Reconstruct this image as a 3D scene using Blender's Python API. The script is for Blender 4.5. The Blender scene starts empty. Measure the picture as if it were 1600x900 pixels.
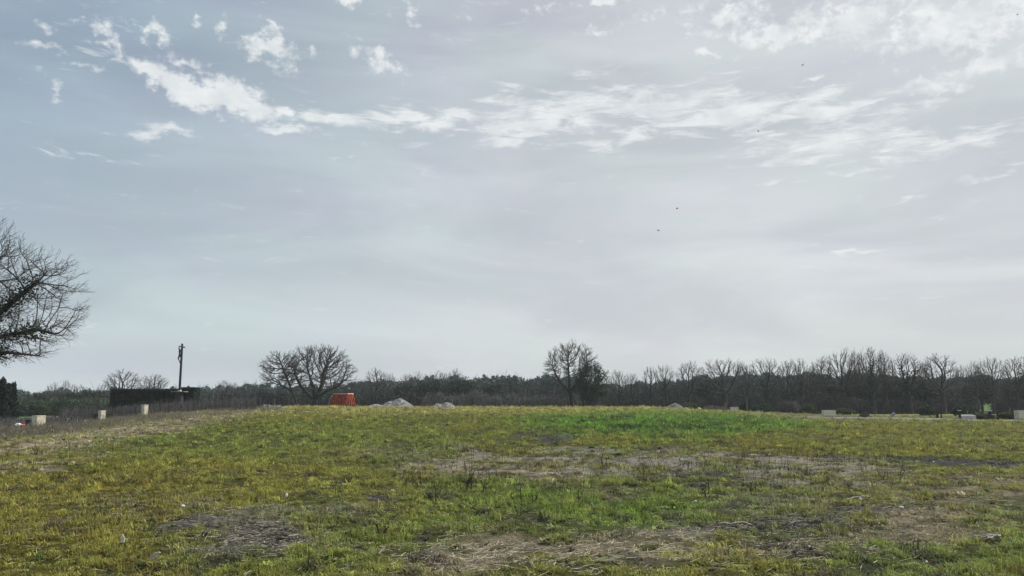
import bpy, math, random
import numpy as np
from mathutils import Vector, Matrix
R = math.radians
sc = bpy.context.scene
col = sc.collection

# ------------------------------------------------------------------ camera
F = 1256.0; PITCH = R(8.16); CAMZ = 1.6
cam = bpy.data.cameras.new('camera'); camo = bpy.data.objects.new('camera', cam); col.objects.link(camo)
cam.sensor_width = 36; cam.lens = F / 1600 * 36; cam.clip_start = .1; cam.clip_end = 6000
camo.location = (0, 0, CAMZ); camo.rotation_euler = (R(90) + PITCH, 0, 0)
sc.camera = camo
sc.view_settings.view_transform = 'Standard'; sc.view_settings.look = 'None'
sc.view_settings.exposure = 0.18; sc.view_settings.gamma = 1
sc.render.resolution_x = 1024; sc.render.resolution_y = 576

# ------------------------------------------------------------------ sun
SUN_AZ, SUN_EL = R(62), R(44)          # azimuth measured from +Y (view) towards +X
sun = bpy.data.lights.new('sun', 'SUN'); suno = bpy.data.objects.new('sun', sun); col.objects.link(suno)
sun.energy = 4.8; sun.angle = R(1.0); sun.color = (1.0, .955, .88)
sd = Vector((math.sin(SUN_AZ) * math.cos(SUN_EL), math.cos(SUN_AZ) * math.cos(SUN_EL), math.sin(SUN_EL)))
suno.rotation_euler = sd.to_track_quat('Z', 'Y').to_euler()
suno.location = (40, 20, 60)

# ------------------------------------------------------------------ pixel ray helpers (reference layout)
CP, SP = math.cos(PITCH), math.sin(PITCH)
def ray(px, py):
    u = (px - 800) / F; v = (450 - py) / F
    return np.array([u, CP - v * SP, SP + v * CP])
def pt(px, py, d):
    r = ray(px, py); r = r * (d / r[1]); return Vector((r[0], r[1], r[2] + CAMZ))
def azel(px, py):
    r = ray(px, py); return math.atan2(r[0], r[1]), math.atan2(r[2], math.hypot(r[0], r[1]))

# ------------------------------------------------------------------ world
w = bpy.data.worlds.new('World'); sc.world = w; w.use_nodes = True
nt = w.node_tree; nt.nodes.clear()
class NB:
    def __init__(s, nt): s.nt = nt; s.x = 0
    def n(s, t, **k):
        o = s.nt.nodes.new(t); s.x += 20; o.location = (s.x, 0)
        for a, b in k.items(): setattr(o, a, b)
        return o
    def put(s, sock, v):
        if isinstance(v, bpy.types.NodeSocket): s.nt.links.new(v, sock)
        elif v is not None: sock.default_value = v
    def math(s, op, a, b=None, c=None, clamp=False):
        o = s.n('ShaderNodeMath', operation=op, use_clamp=clamp); s.put(o.inputs[0], a)
        if b is not None: s.put(o.inputs[1], b)
        if c is not None: s.put(o.inputs[2], c)
        return o.outputs[0]
    def vmath(s, op, a, b=None):
        o = s.n('ShaderNodeVectorMath', operation=op); s.put(o.inputs[0], a)
        if b is not None: s.put(o.inputs[1], b)
        return o.outputs[0]
    def mix(s, f, a, b, mode='MIX'):
        o = s.n('ShaderNodeMix', data_type='RGBA', blend_type=mode); s.put(o.inputs[0], f)
        s.put(o.inputs[6], a if isinstance(a, bpy.types.NodeSocket) else (*a[:3], 1))
        s.put(o.inputs[7], b if isinstance(b, bpy.types.NodeSocket) else (*b[:3], 1)); return o.outputs[2]
    def mapr(s, v, a, b, c=0., d=1., smooth=True):
        o = s.n('ShaderNodeMapRange', interpolation_type='SMOOTHSTEP' if smooth else 'LINEAR', clamp=True)
        s.put(o.inputs[0], v)
        for i, q in enumerate((a, b, c, d)): s.put(o.inputs[1 + i], q)
        return o.outputs[0]
    def noise(s, vec, scale, detail=6, rough=.55, dist=0., dims='3D'):
        o = s.n('ShaderNodeTexNoise', noise_dimensions=dims); s.put(o.inputs['Vector'], vec)
        o.inputs['Scale'].default_value = scale; o.inputs['Detail'].default_value = detail
        o.inputs['Roughness'].default_value = rough; o.inputs['Distortion'].default_value = dist
        return o.outputs[0]
    def mapping(s, vec, loc=(0, 0, 0), rot=(0, 0, 0), scale=(1, 1, 1), typ='POINT'):
        o = s.n('ShaderNodeMapping', vector_type=typ); s.put(o.inputs[0], vec)
        if typ == 'TEXTURE' or True:
            o.inputs[1].default_value = loc; o.inputs[2].default_value = rot; o.inputs[3].default_value = scale
        return o.outputs[0]
b = NB(nt)
tc = b.n('ShaderNodeTexCoord'); sep = b.n('ShaderNodeSeparateXYZ'); nt.links.new(tc.outputs['Generated'], sep.inputs[0])
az = b.math('ARCTAN2', sep.outputs[0], sep.outputs[1])
hyp = b.math('SQRT', b.math('ADD', b.math('MULTIPLY', sep.outputs[0], sep.outputs[0]), b.math('MULTIPLY', sep.outputs[1], sep.outputs[1])))
el = b.math('ARCTAN2', sep.outputs[2], hyp)
cmb = b.n('ShaderNodeCombineXYZ'); nt.links.new(az, cmb.inputs[0]); nt.links.new(el, cmb.inputs[1])
ae = cmb.outputs[0]
# small domain warp so cloud masses have ragged shapes
def warp(scale, amt, det=3):
    o = b.n('ShaderNodeTexNoise'); nt.links.new(ae, o.inputs['Vector']); o.inputs['Scale'].default_value = scale; o.inputs['Detail'].default_value = det
    d = b.vmath('SUBTRACT', o.outputs['Color'], (.5, .5, .5)); m = b.vmath('MULTIPLY', d, (amt, amt, 0)); return b.vmath('ADD', ae, m)
aew = warp(28, .035)
def masks(lst):
    tot = None
    for (px, py, rx, ry, rot, amp) in lst:
        a, e = azel(px, py)
        m = b.mapping(aew, (a, e, 0), (0, 0, R(-rot)), (rx / F * 1.25, ry / F * 1.25, 1), 'TEXTURE')
        g = b.n('ShaderNodeTexGradient', gradient_type='SPHERICAL'); nt.links.new(m, g.inputs[0])
        v = b.math('MULTIPLY', g.outputs['Fac'], amp)
        tot = v if tot is None else b.math('MAXIMUM', tot, v)
    return tot
puffs = [(228, 112, 55, 22, 42, 1.1), (292, 138, 80, 34, 18, 1.3), (370, 152, 95, 34, 14, 1.3), (435, 172, 50, 14, 10, .8),
         (425, 78, 62, 42, 22, 1.0), (395, 58, 34, 18, 0, .8), (603, 103, 56, 24, 14, .95), (556, 86, 20, 14, 0, .8),
         (155, 45, 40, 22, 20, .75), (85, 76, 50, 9, 4, .7), (150, 72, 60, 9, 4, .6), (128, 101, 50, 10, 4, .7), (245, 55, 48, 18, 10, .8), (190, 82, 34, 22, 30, .6),
         (285, 96, 72, 22, 0, .65), (66, 44, 22, 14, 0, .6), (88, 142, 20, 16, 40, .6), (55, 106, 20, 14, 0, .6), (306, 22, 14, 14, 0, .8), (347, 36, 14, 24, 0, .65), (486, 78, 16, 20, 0, .6),
         (545, 4, 40, 16, 0, .9), (648, 24, 22, 26, 0, .8), (722, 18, 26, 22, 0, .55), (865, 15, 70, 16, 0, .6), (940, 2, 60, 12, 0, 1.0), (1000, 25, 80, 16, 0, .6), (945, 45, 60, 12, 0, .55),
         (1150, 20, 120, 40, 0, .72), (1210, 52, 130, 34, 8, .85), (1120, 52, 60, 16, 0, .7), (1320, 30, 160, 44, 0, .85), (1400, 62, 110, 30, 15, .75), (1500, 30, 190, 60, 0, .95),
         (1540, 108, 130, 34, -12, .85), (1450, 130, 60, 14, 0, .7), (1270, 117, 24, 8, 0, 1.1), (1090, 85, 50, 10, -6, .7)]
streaks = [(520, 190, 130, 15, -1, 1.25), (450, 205, 90, 9, -2, 1.1), (660, 188, 190, 20, -2, 1.15), (244, 204, 46, 12, 0, 1.3), (800, 214, 100, 18, 2, 1.15), (850, 180, 220, 46, -2, 1.0), (960, 140, 120, 24, 4, .65),
           (1040, 200, 190, 26, -8, .85), (1150, 175, 220, 40, 0, 1.05), (1000, 165, 240, 44, 0, .95), (1300, 170, 160, 28, 3, 1.0), (1330, 215, 200, 46, 2, .95), (1510, 218, 130, 18, -8, .95), (700, 215, 110, 12, -14, .6),
           (1340, 267, 50, 6, -3, .95), (1410, 314, 52, 6, -2, .7), (1345, 397, 48, 7, -6, .75), (1560, 272, 80, 9, -10, .8), (1222, 285, 44, 5, 2, .75), (145, 248, 52, 9, 0, .7), (520, 243, 50, 6, 0, .5), (1230, 413, 60, 6, 0, .4), (660, 262, 60, 14, 30, .4)]
mp = masks(puffs); ms = masks(streaks)
sv = b.vmath('MULTIPLY', ae, (1, 1.35, 1))
n1 = b.math('ADD', b.math('MULTIPLY', b.math('SUBTRACT', b.noise(sv, 34, 7, .62, .3), .5), .9), b.math('ADD', b.math('MULTIPLY', b.math('SUBTRACT', b.noise(sv, 74, 5, .6, .2), .5), .75), .5))
n2 = b.math('ADD', b.math('MULTIPLY', b.math('SUBTRACT', b.noise(b.mapping(ae, (0, 0, 0), (0, 0, R(4)), (11, 52, 1)), 1.5, 7, .66, .5), .5), 1.9), .5)
pf = b.mapr(b.math('ADD', b.math('MULTIPLY', mp, .60), n1), .70, 1.04)
sf = b.mapr(b.math('ADD', b.math('MULTIPLY', ms, .60), n2), .66, 1.14)
# the puffs carry on outside the frame (overhead and behind) as scattered altocumulus
far = b.mapr(el, R(32), R(45)); n3 = b.noise(ae, 5, 3, .5)
pf2 = b.math('MULTIPLY', b.mapr(b.math('ADD', b.math('MULTIPLY', n3, .7), b.math('MULTIPLY', n1, .6)), .68, .92), far)
cl = b.math('MAXIMUM', b.math('MAXIMUM', pf, b.math('MULTIPLY', sf, .92)), b.math('MULTIPLY', pf2, .7))
cl = b.math('MULTIPLY', cl, .84)
sky = b.n('ShaderNodeTexSky', sky_type='NISHITA', sun_disc=False, sun_elevation=SUN_EL, sun_rotation=SUN_AZ, air_density=1.0, dust_density=2.5, ozone_density=1.5)
# veil of thin high cloud
hor = b.mapr(el, R(0), R(26))
side = b.mapr(az, R(-40), R(14))
hi = b.mix(side, (2.65, 3.5, 4.3), (5.4, 5.75, 5.85))
lo = b.mix(side, (4.9, 5.8, 6.05), (6.0, 6.4, 6.35))
veil = b.mix(hor, lo, hi)
mot = b.noise(b.mapping(ae, (3, 1, 0), (0, 0, R(-8)), (2.2, 9, 1)), 1.2, 5, .55, .6)
mt = b.mapr(mot, .3, .72)
veil = b.mix(1.0, veil, b.mix(mt, (.875, .87, .905), (1.09, 1.09, 1.075)), 'MULTIPLY')
mot2 = b.noise(b.mapping(ae, (7, 4, 0), (0, 0, R(5)), (3, 8, 1)), 1.6, 4, .5, .3)
veil = b.mix(1.0, veil, b.mix(b.mapr(mot2, .35, .65), (1.02, .99, 1.03), (.985, 1.005, .995)), 'MULTIPLY')
base = b.mix(.92, sky.outputs[0], veil)
lit = b.noise(sv, 24, 5, .6)
clc = b.mix(b.mapr(lit, .3, .7), (6.6, 6.9, 7.1), (8.3, 8.5, 8.5))
fin = b.mix(cl, base, clc)
bg = b.n('ShaderNodeBackground'); nt.links.new(fin, bg.inputs[0]); bg.inputs[1].default_value = .1
out = b.n('ShaderNodeOutputWorld'); nt.links.new(bg.outputs[0], out.inputs[0])
w.cycles.sampling_method = 'MANUAL'; w.cycles.sample_map_resolution = 512

# ------------------------------------------------------------------ object helpers
def tag(o, label=None, cat=None, group=None, kind=None):
    if label: o['label'] = label
    if cat: o['category'] = cat
    if group: o['group'] = group
    if kind: o['kind'] = kind
    return o
def empty(name, loc, rz=0, label=None, cat=None, group=None):
    o = bpy.data.objects.new(name, None); col.objects.link(o); o.location = loc; o.rotation_euler = (0, 0, rz)
    o.empty_display_size = .3
    return tag(o, label, cat, group)
def link(name, me, parent=None):
    o = bpy.data.objects.new(name, me); col.objects.link(o)
    if parent: o.parent = parent
    return o
def nmesh(name, V, Fs, mats, midx=None, smooth=False):
    """V (n,3); Fs a list of (m,k) index arrays"""
    me = bpy.data.meshes.new(name); V = np.asarray(V, np.float32).reshape(-1, 3)
    if not isinstance(Fs, (list, tuple)): Fs = [Fs]
    Fs = [np.asarray(f, np.int32) for f in Fs if len(f)]
    me.vertices.add(len(V)); me.vertices.foreach_set('co', V.ravel())
    nl = sum(f.size for f in Fs); nf = sum(len(f) for f in Fs)
    me.loops.add(nl); me.polygons.add(nf)
    me.loops.foreach_set('vertex_index', np.concatenate([f.ravel() for f in Fs]))
    tot = np.concatenate([np.full(len(f), f.shape[1], np.int32) for f in Fs])
    st = np.concatenate([[0], np.cumsum(tot)[:-1]]).astype(np.int32)
    me.polygons.foreach_set('loop_start', st)
    try: me.polygons.foreach_set('loop_total', tot)
    except Exception: pass
    if not isinstance(mats, (list, tuple)): mats = [mats]
    for m in mats: me.materials.append(m)
    if midx is not None: me.polygons.foreach_set('material_index', np.asarray(midx, np.int32))
    me.polygons.foreach_set('use_smooth', np.full(nf, smooth, bool))
    me.update(calc_edges=True); me.validate(verbose=False)
    return me
class MB:
    """collects boxes / prisms, builds one mesh"""
    def __init__(s): s.v = []; s.f = []
    def add(s, V, Fc):
        n = len(s.v); s.v += [tuple(p) for p in V]; s.f += [tuple(i + n for i in f) for f in Fc]; return s
    def box(s, x0, x1, y0, y1, z0, z1, tx=0, ty=0):
        V = [(x0, y0, z0), (x1, y0, z0), (x1, y1, z0), (x0, y1, z0), (x0 + tx, y0 + ty, z1), (x1 - tx, y0 + ty, z1), (x1 - tx, y1 - ty, z1), (x0 + tx, y1 - ty, z1)]
        return s.add(V, [(0, 3, 2, 1), (4, 5, 6, 7), (0, 1, 5, 4), (1, 2, 6, 5), (2, 3, 7, 6), (3, 0, 4, 7)])
    def tube(s, pts, rads, k=8):
        P = [Vector(p) for p in pts]; V = []; Fc = []
        for i, p in enumerate(P):
            d = (P[min(i + 1, len(P) - 1)] - P[max(i - 1, 0)]).normalized()
            a = d.orthogonal().normalized() if abs(d.z) > .99 or i == 0 else None
            if i == 0: ref = a
            a = (ref - d * ref.dot(d)).normalized(); ref = a; c = d.cross(a)
            for j in range(k):
                t = 2 * math.pi * j / k; V.append(p + (a * math.cos(t) + c * math.sin(t)) * rads[i])
        for i in range(len(P) - 1):
            for j in range(k):
                Fc.append((i * k + j, i * k + (j + 1) % k, (i + 1) * k + (j + 1) % k, (i + 1) * k + j))
        Fc.append(tuple(range(k))[::-1]); Fc.append(tuple((len(P) - 1) * k + j for j in range(k)))
        return s.add(V, Fc)
    def build(s, name, mat, parent=None, bevel=0, smooth=False):
        me = bpy.data.meshes.new(name); me.from_pydata([tuple(v) for v in s.v], [], s.f); me.materials.append(mat)
        if smooth: me.polygons.foreach_set('use_smooth', [True] * len(me.polygons))
        o = link(name, me, parent)
        if bevel:
            m = o.modifiers.new('bevel', 'BEVEL'); m.width = bevel; m.segments = 2; m.limit_method = 'ANGLE'
        return o

# ------------------------------------------------------------------ numpy noise
def _h(ix, iy, s):
    n = (ix.astype(np.int64) * 374761393 + iy.astype(np.int64) * 668265263 + s * 1442695041) & 0xffffffff
    n = ((n ^ (n >> 13)) * 1274126177) & 0xffffffff
    return ((n ^ (n >> 16)) & 0xffff) / 65535.0
def vnoise(x, y, s=0):
    ix = np.floor(x); iy = np.floor(y); fx = x - ix; fy = y - iy
    fx = fx * fx * (3 - 2 * fx); fy = fy * fy * (3 - 2 * fy)
    a = _h(ix, iy, s); c = _h(ix + 1, iy, s); d = _h(ix, iy + 1, s); e = _h(ix + 1, iy + 1, s)
    return (a * (1 - fx) + c * fx) * (1 - fy) + (d * (1 - fx) + e * fx) * fy
def fbm(x, y, s=0, oc=4, g=.5):
    t = 0; a = 1; n = 0
    for i in range(oc):
        t = t + a * vnoise(x, y, s + i * 17); n += a; a *= g; x = x * 2.03 + 11.3; y = y * 2.03 + 5.7
    return t / n
def sstep(a, b_, x):
    t = np.clip((x - a) / (b_ - a), 0, 1); return t * t * (3 - 2 * t)

# ------------------------------------------------------------------ terrain
TX = [-500, -75, -64, -51, -45, -37, -25, -16, 16, 26, 39, 56, 80, 500]
TZ = [-.7, -.7, -.62, -.2, .35, .85, 1.1, 1.0, .98, .55, 0., -.25, -.35, -.5]
def Hs(x, y):
    x = np.asarray(x, float); y = np.asarray(y, float)
    t = x / np.maximum(y, 30) * 100
    a = np.interp(t, TX, TZ)
    s = sstep(15, 98, y) * (1 - sstep(108, 138, y)) - .3 * sstep(108, 138, y) / np.where(np.abs(a) < .05, 1, 1) * 0
    z = a * s - .35 * sstep(108, 138, y)
    # ground rises again beyond the wood; the meadow bank shows through a gap on the right
    z = z + 6.5 * np.exp(-((x - 158) / 40) ** 2) * sstep(225, 285, y) * (1 - sstep(300, 420, y))
    return z
def Hd(x, y):
    x = np.asarray(x, float); y = np.asarray(y, float)
    n = (fbm(x * .9, y * .9, 3, 3) - .5) * .09 + (fbm(x * 4, y * 4, 9, 3) - .5) * .12 + (fbm(x * .15, y * .15, 21, 2) - .5) * .16
    return Hs(x, y) + n * (1 - sstep(115, 150, y))
def H(x, y): return float(Hd(x, y))
def gp(px, py):
    r = ray(px, py); lo = 3.; d = 4.
    t = np.geomspace(4, 400, 1500); X = r[0] / r[1] * t; Z = CAMZ + r[2] / r[1] * t
    g = Hd(X, t); k = np.where(Z < g)[0]
    i = k[0] if len(k) else 700
    return Vector((X[i], t[i], g[i]))
def at(px, d):
    X = (px - 800) / F * d * .99; return Vector((X, d, H(X, d)))
def proj(x, y, z):
    y2 = np.maximum(y, 1.0); Z = z - CAMZ
    dep = y2 * CP + Z * SP; up = -y2 * SP + Z * CP
    return 800 + F * x / dep, 450 - F * up / dep

# ------------------------------------------------------------------ ground cover layout: colour, grass density, grass height
OLIVE = np.array((.155, .160, .034)); YEL = np.array((.152, .138, .028)); GREEN = np.array((.120, .155, .034)); BRIGHT = np.array((.092, .195, .028))
STRAW = np.array((.235, .205, .145)); SOIL = np.array((.19, .162, .118)); DARK = np.array((.034, .033, .034)); PINK = np.array((.27, .225, .175)); PALE = np.array((.26, .245, .09))
def blob(px, py, cx, cy, rx, ry, rot=0, soft=.5):
    c, s = math.cos(R(rot)), math.sin(R(rot)); dx = px - cx; dy = py - cy
    u = (dx * c + dy * s) / rx; v = (-dx * s + dy * c) / ry
    return 1 - sstep(1 - soft, 1 + soft, np.sqrt(u * u + v * v))
def cover(x, y):
    x = np.asarray(x, float); y = np.asarray(y, float)
    px, py = proj(x, y, Hs(x, y))
    wx = (fbm(x * .5, y * .35, 31, 4) - .5); wy = (fbm(x * .5, y * .35, 47, 4) - .5)
    k = np.clip((py - 628) / 80, .15, 2.2)
    px = px + wx * 150 * k; py = py + wy * 46 * k
    n1 = fbm(x * .35, y * .25, 5, 4); n2 = fbm(x * 1.6, y * 1.2, 8, 4); n3 = fbm(x * 5, y * 4, 13, 3); n5 = fbm(x * 1.3, y * 3.1, 91, 4)
    C = OLIVE[None] * np.ones((x.size, 1)).reshape(x.shape + (1,)) if x.ndim else OLIVE.copy()
    def mixc(C, col_, m): m = np.clip(m, 0, 1)[..., None]; return C * (1 - m) + col_ * m
    C = mixc(C, GREEN, sstep(.42, .62, n1) * .8)
    C = mixc(C, YEL, sstep(620, 150, px) * sstep(690, 760, py) * .8)
    C = mixc(C, YEL, sstep(.5, .7, n2) * .5)
    C = mixc(C, GREEN, blob(px, py, 1000, 785, 330, 45) * .7)
    C = mixc(C, np.array((.10, .16, .025)), blob(px, py, 1010, 790, 180, 30) * sstep(.45, .6, n2) * .8)
    C = mixc(C, GREEN, blob(px, py, 430, 690, 300, 25) * .6)
    C = mixc(C, GREEN, np.maximum(blob(px, py, 1570, 815, 100, 40), blob(px, py, 1400, 890, 130, 40)) * .9)
    C = mixc(C, GREEN * .9, blob(px, py, 520, 850, 200, 40) * .6)
    C = mixc(C, PALE, sstep(655, 640, py) * .75)
    C = mixc(C, YEL * 1.05, blob(px, py, 1350, 690, 420, 22) * .3)
    dens = .75 + .5 * n2; hgt = .8 + .5 * n1
    def patch(cx, cy, rx, ry, rot, colr, amp, lo=.42, hi=.54, dk=.70):
        nonlocal C, dens, hgt
        m = blob(px, py, cx, cy, rx, ry, rot, .5) * (amp * (.12 + .88 * sstep(lo, hi, .55 * n2 + .45 * n5)))
        C = mixc(C, colr, m); dens = dens * (1 - np.clip(m, 0, 1) * dk); hgt = hgt * (1 - np.clip(m, 0, 1) * .4)
    GREY = np.array((.165, .155, .13))
    patch(960, 722, 360, 17, 1, GREY, 1.1); patch(790, 738, 150, 22, 4, STRAW * .85, .9); patch(1240, 738, 150, 20, 2, GREY, .8)
    patch(800, 708, 90, 9, 0, GREY, .9)
    patch(790, 870, 240, 28, -6, SOIL, .9); patch(1050, 880, 170, 26, 0, SOIL, .8); patch(1330, 820, 230, 48, -8, SOIL * .95, .85)
    patch(1560, 760, 90, 26, 0, SOIL * .9, .75); patch(470, 800, 110, 18, 0, GREY * .9, .8); patch(420, 838, 90, 15, 0, GREY * .9, .8)
    patch(260, 795, 130, 12, 0, GREY * .8, .6); patch(1180, 770, 120, 14, 0, GREY * .8, .6); patch(1080, 830, 120, 14, 0, GREY, .8)
    patch(60, 692, 200, 17, -6, PINK, 1.1, dk=.5); patch(230, 672, 240, 15, -12, PINK * .9, .9, dk=.5); patch(170, 660, 200, 12, -4, PINK * .8, .7, dk=.4)
    patch(835, 677, 44, 6, 0, DARK, 1.3, dk=.95, lo=.3, hi=.46); patch(1460, 717, 220, 6, 1, DARK, 1.3, dk=.9, lo=.3, hi=.46); patch(1580, 721, 40, 6, 0, DARK * 1.2, 1.2, dk=.9, lo=.3, hi=.46)
    patch(740, 738, 95, 3.5, 0, DARK, 1.0, dk=.9, lo=.3, hi=.46); patch(1090, 745, 110, 4, 1, DARK, 1.0, dk=.9, lo=.3, hi=.46); patch(1230, 822, 120, 8, -1, DARK * 1.6, 1.0, dk=.9, lo=.3, hi=.46)
    patch(615, 772, 36, 4, 0, DARK, 1.1, dk=.9, lo=.3, hi=.46); patch(700, 830, 120, 5, -8, DARK, .8, dk=.9, lo=.3, hi=.46); patch(400, 832, 70, 10, 0, DARK * 2, .7, dk=.9, lo=.3, hi=.46)
    patch(1330, 800, 90, 6, 0, DARK * 1.4, .8, dk=.9, lo=.3, hi=.46)
    patch(15, 664, 60, 5, 0, GREY, 1.4, lo=.1, hi=.3); patch(1300, 652, 130, 5, 1, GREY, .9)
    C = mixc(C, BRIGHT, blob(px, py, 10, 652, 45, 6) * 1.2)
    mb = blob(px, py, 1040, 664, 215, 18, 1, .45) * (.25 + .75 * sstep(.36, .52, .5 * n2 + .5 * n5))
    C = mixc(C, BRIGHT, mb * 1.1); dens = dens + mb * .5; hgt = hgt * (1 + mb * .35)
    # fine clump to clump variation
    C = C * (.55 + .9 * n3)[..., None]
    C = mixc(C, DARK, sstep(.60, .76, fbm(x * 2.6, y * 1.6, 77, 3)) * .7)  # scattered dark spots: shade of crevices between clumps, put into the colour
    C = mixc(C, np.array((.06, .115, .03)) * (.6 + .8 * n3)[..., None], sstep(150, 200, y))
    C = mixc(C, np.array((.03, .06, .02)), mb * sstep(.54, .64, fbm(x * .9, y * .5, 123, 3)) * .8)
    return C, np.clip(dens, .04, 1.6), hgt

# ------------------------------------------------------------------ materials
def newmat(name):
    m = bpy.data.materials.new(name); m.use_nodes = True; m.node_tree.nodes.clear(); return m, NB(m.node_tree)
def finish(m, nb, color, rough=.9, bump=None, bstr=.3, bdist=.02, spec=.2, transl=0, tcol=None, metal=0):
    p = nb.n('ShaderNodeBsdfPrincipled'); nb.put(p.inputs['Base Color'], color if isinstance(color, bpy.types.NodeSocket) else (*color, 1))
    nb.put(p.inputs['Roughness'], rough); p.inputs['Specular IOR Level'].default_value = spec; p.inputs['Metallic'].default_value = metal
    if bump is not None:
        bn = nb.n('ShaderNodeBump'); bn.inputs['Strength'].default_value = bstr; bn.inputs['Distance'].default_value = bdist
        nb.put(bn.inputs['Height'], bump); nb.nt.links.new(bn.outputs[0], p.inputs['Normal'])
    o = nb.n('ShaderNodeOutputMaterial'); res = p.outputs[0]
    if transl:
        t = nb.n('ShaderNodeBsdfTranslucent'); nb.put(t.inputs[0], color if isinstance(color, bpy.types.NodeSocket) else (*color, 1))
        mx = nb.n('ShaderNodeMixShader'); mx.inputs[0].default_value = transl
        nb.nt.links.new(p.outputs[0], mx.inputs[1]); nb.nt.links.new(t.outputs[0], mx.inputs[2]); res = mx.outputs[0]
    nb.nt.links.new(res, o.inputs[0]); return m
def noisemat(name, c1, c2, scale=4, rough=.9, bstr=.4, bdist=.02, det=6, coord='Object', **k):
    m, nb = newmat(name); t = nb.n('ShaderNodeTexCoord')
    n = nb.noise(t.outputs[coord], scale, det, .6); f = nb.mapr(n, .3, .7)
    return finish(m, nb, nb.mix(f, c1, c2), rough, n, bstr, bdist, **k)
def leafmat(name, c1, c2, scale=.6, transl=.25, spec=.2):
    m, nb = newmat(name); g = nb.n('ShaderNodeNewGeometry')
    n = nb.noise(g.outputs['Position'], scale, 4, .6); r = g.outputs['Random Per Island']
    f = nb.math('ADD', nb.math('MULTIPLY', nb.mapr(n, .3, .7), .6), nb.math('MULTIPLY', r, .4))
    return finish(m, nb, nb.mix(f, c1, c2), .75, transl=transl, spec=spec)
M = {}
M['bark'] = noisemat('bark', (.026, .026, .028), (.062, .060, .058), 3)
M['twig'] = noisemat('twig_bark', (.045, .044, .047), (.10, .095, .092), 1.5)
M['ivy'] = leafmat('ivy_leaf', (.020, .040, .026), (.045, .075, .04), .8, .15)
M['evergreen'] = leafmat('evergreen_leaf', (.022, .045, .034), (.052, .085, .05), .5, .15)
M['conifer'] = leafmat('conifer_needle', (.008, .018, .016), (.022, .042, .03), .5, .1)
M['hedge'] = leafmat('hedge_leaf', (.008, .018, .012), (.034, .058, .036), 1.1, .1)
M['far_leaf'] = leafmat('far_wood_leaf', (.046, .076, .074), (.095, .132, .112), .09, .15)  # pale blue green: haze over the far wood is put into the leaf colour
M['far_stem'] = noisemat('far_wood_stem', (.060, .078, .082), (.12, .138, .138), .25, coord='Object')  # stem colour carries the same painted haze tint
M['under_stem'] = noisemat('undergrowth_stem', (.025, .026, .032), (.11, .10, .105), .5)
M['bramble'] = leafmat('bramble_leaf', (.045, .05, .045), (.13, .125, .11), .25, .2)
M['deadstem'] = noisemat('dead_stem', (.10, .10, .105), (.21, .20, .195), .5)
M['deadstem_dark'] = noisemat('dead_stem_dark', (.035, .03, .025), (.09, .075, .055), 2)
M['shrub'] = leafmat('shrub_leaf', (.03, .055, .022), (.075, .105, .045), .7, .25)
M['stone'] = noisemat('gravel_stone', (.13, .13, .14), (.46, .45, .45), 5)
M['darkstone'] = noisemat('dark_earth', (.03, .028, .028), (.07, .065, .06), 3)
M['cream'] = noisemat('cream_plastic', (.46, .42, .31), (.72, .67, .53), 3, .6, .1, .004)
M['creamdoor'] = noisemat('cream_door', (.6, .56, .43), (.72, .67, .54), 2.5, .55, .1, .004)
M['greybox'] = noisemat('grey_green_box', (.22, .24, .23), (.33, .34, .32), 2.5, .6, .1, .004)
M['darkbox'] = noisemat('dark_plastic', (.018, .020, .022), (.04, .042, .045), 3, .5, .1, .004)
M['concrete'] = noisemat('pale_concrete', (.38, .37, .34), (.55, .53, .49), 3, .9, .3)
M['wood_post'] = noisemat('grey_post', (.12, .12, .12), (.25, .24, .23), 5)
M['dark_post'] = noisemat('dark_post', (.02, .022, .025), (.05, .05, .05), 5)
M['asphalt'] = noisemat('road_surface', (.12, .12, .125), (.2, .2, .205), 1.2, .9, .3, .01)
M['gravel_road'] = noisemat('gravel_road', (.09, .092, .095), (.20, .195, .185), .5, .95, .3, .02)
M['iron'] = noisemat('cross_iron', (.018, .016, .022), (.05, .04, .05), 4, .6)
M['statue'] = noisemat('statue_metal', (.03, .032, .034), (.09, .09, .085), 5, .6)
M['white'] = noisemat('white_litter', (.5, .5, .47), (.72, .72, .7), 20, .6)
M['straw'] = noisemat('straw', (.30, .27, .20), (.48, .44, .34), 9)
M['litter_twig'] = noisemat('litter_twig', (.05, .045, .042), (.26, .235, .20), 3)
M['red'] = noisemat('red_plastic', (.5, .04, .03), (.6, .08, .05), 9, .5)
M['feather'] = noisemat('bird_feather', (.02, .02, .022), (.05, .05, .05), 20)
M['meadow'] = noisemat('meadow', (.07, .15, .03), (.11, .19, .045), .4)
# rusty orange paint
m, nb = newmat('rusty_red_paint'); t = nb.n('ShaderNodeTexCoord')
n = nb.noise(nb.mapping(t.outputs['Object'], scale=(6, 6, .8)), 1.5, 7, .65); n2_ = nb.noise(t.outputs['Object'], 5, 6, .6)
c = nb.mix(nb.mapr(n, .38, .66), (.14, .022, .014), (.52, .115, .045)); c = nb.mix(nb.mapr(n2_, .60, .72), c, (.40, .18, .12))
M['rust'] = finish(m, nb, c, .6, n, .4, .02)
m, nb = newmat('pale_rust_rim'); t = nb.n('ShaderNodeTexCoord'); n = nb.noise(t.outputs['Object'], 3, 5, .6)
M['rim'] = finish(m, nb, nb.mix(nb.mapr(n, .35, .65), (.55, .22, .13), (.72, .55, .42)), .7)
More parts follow.
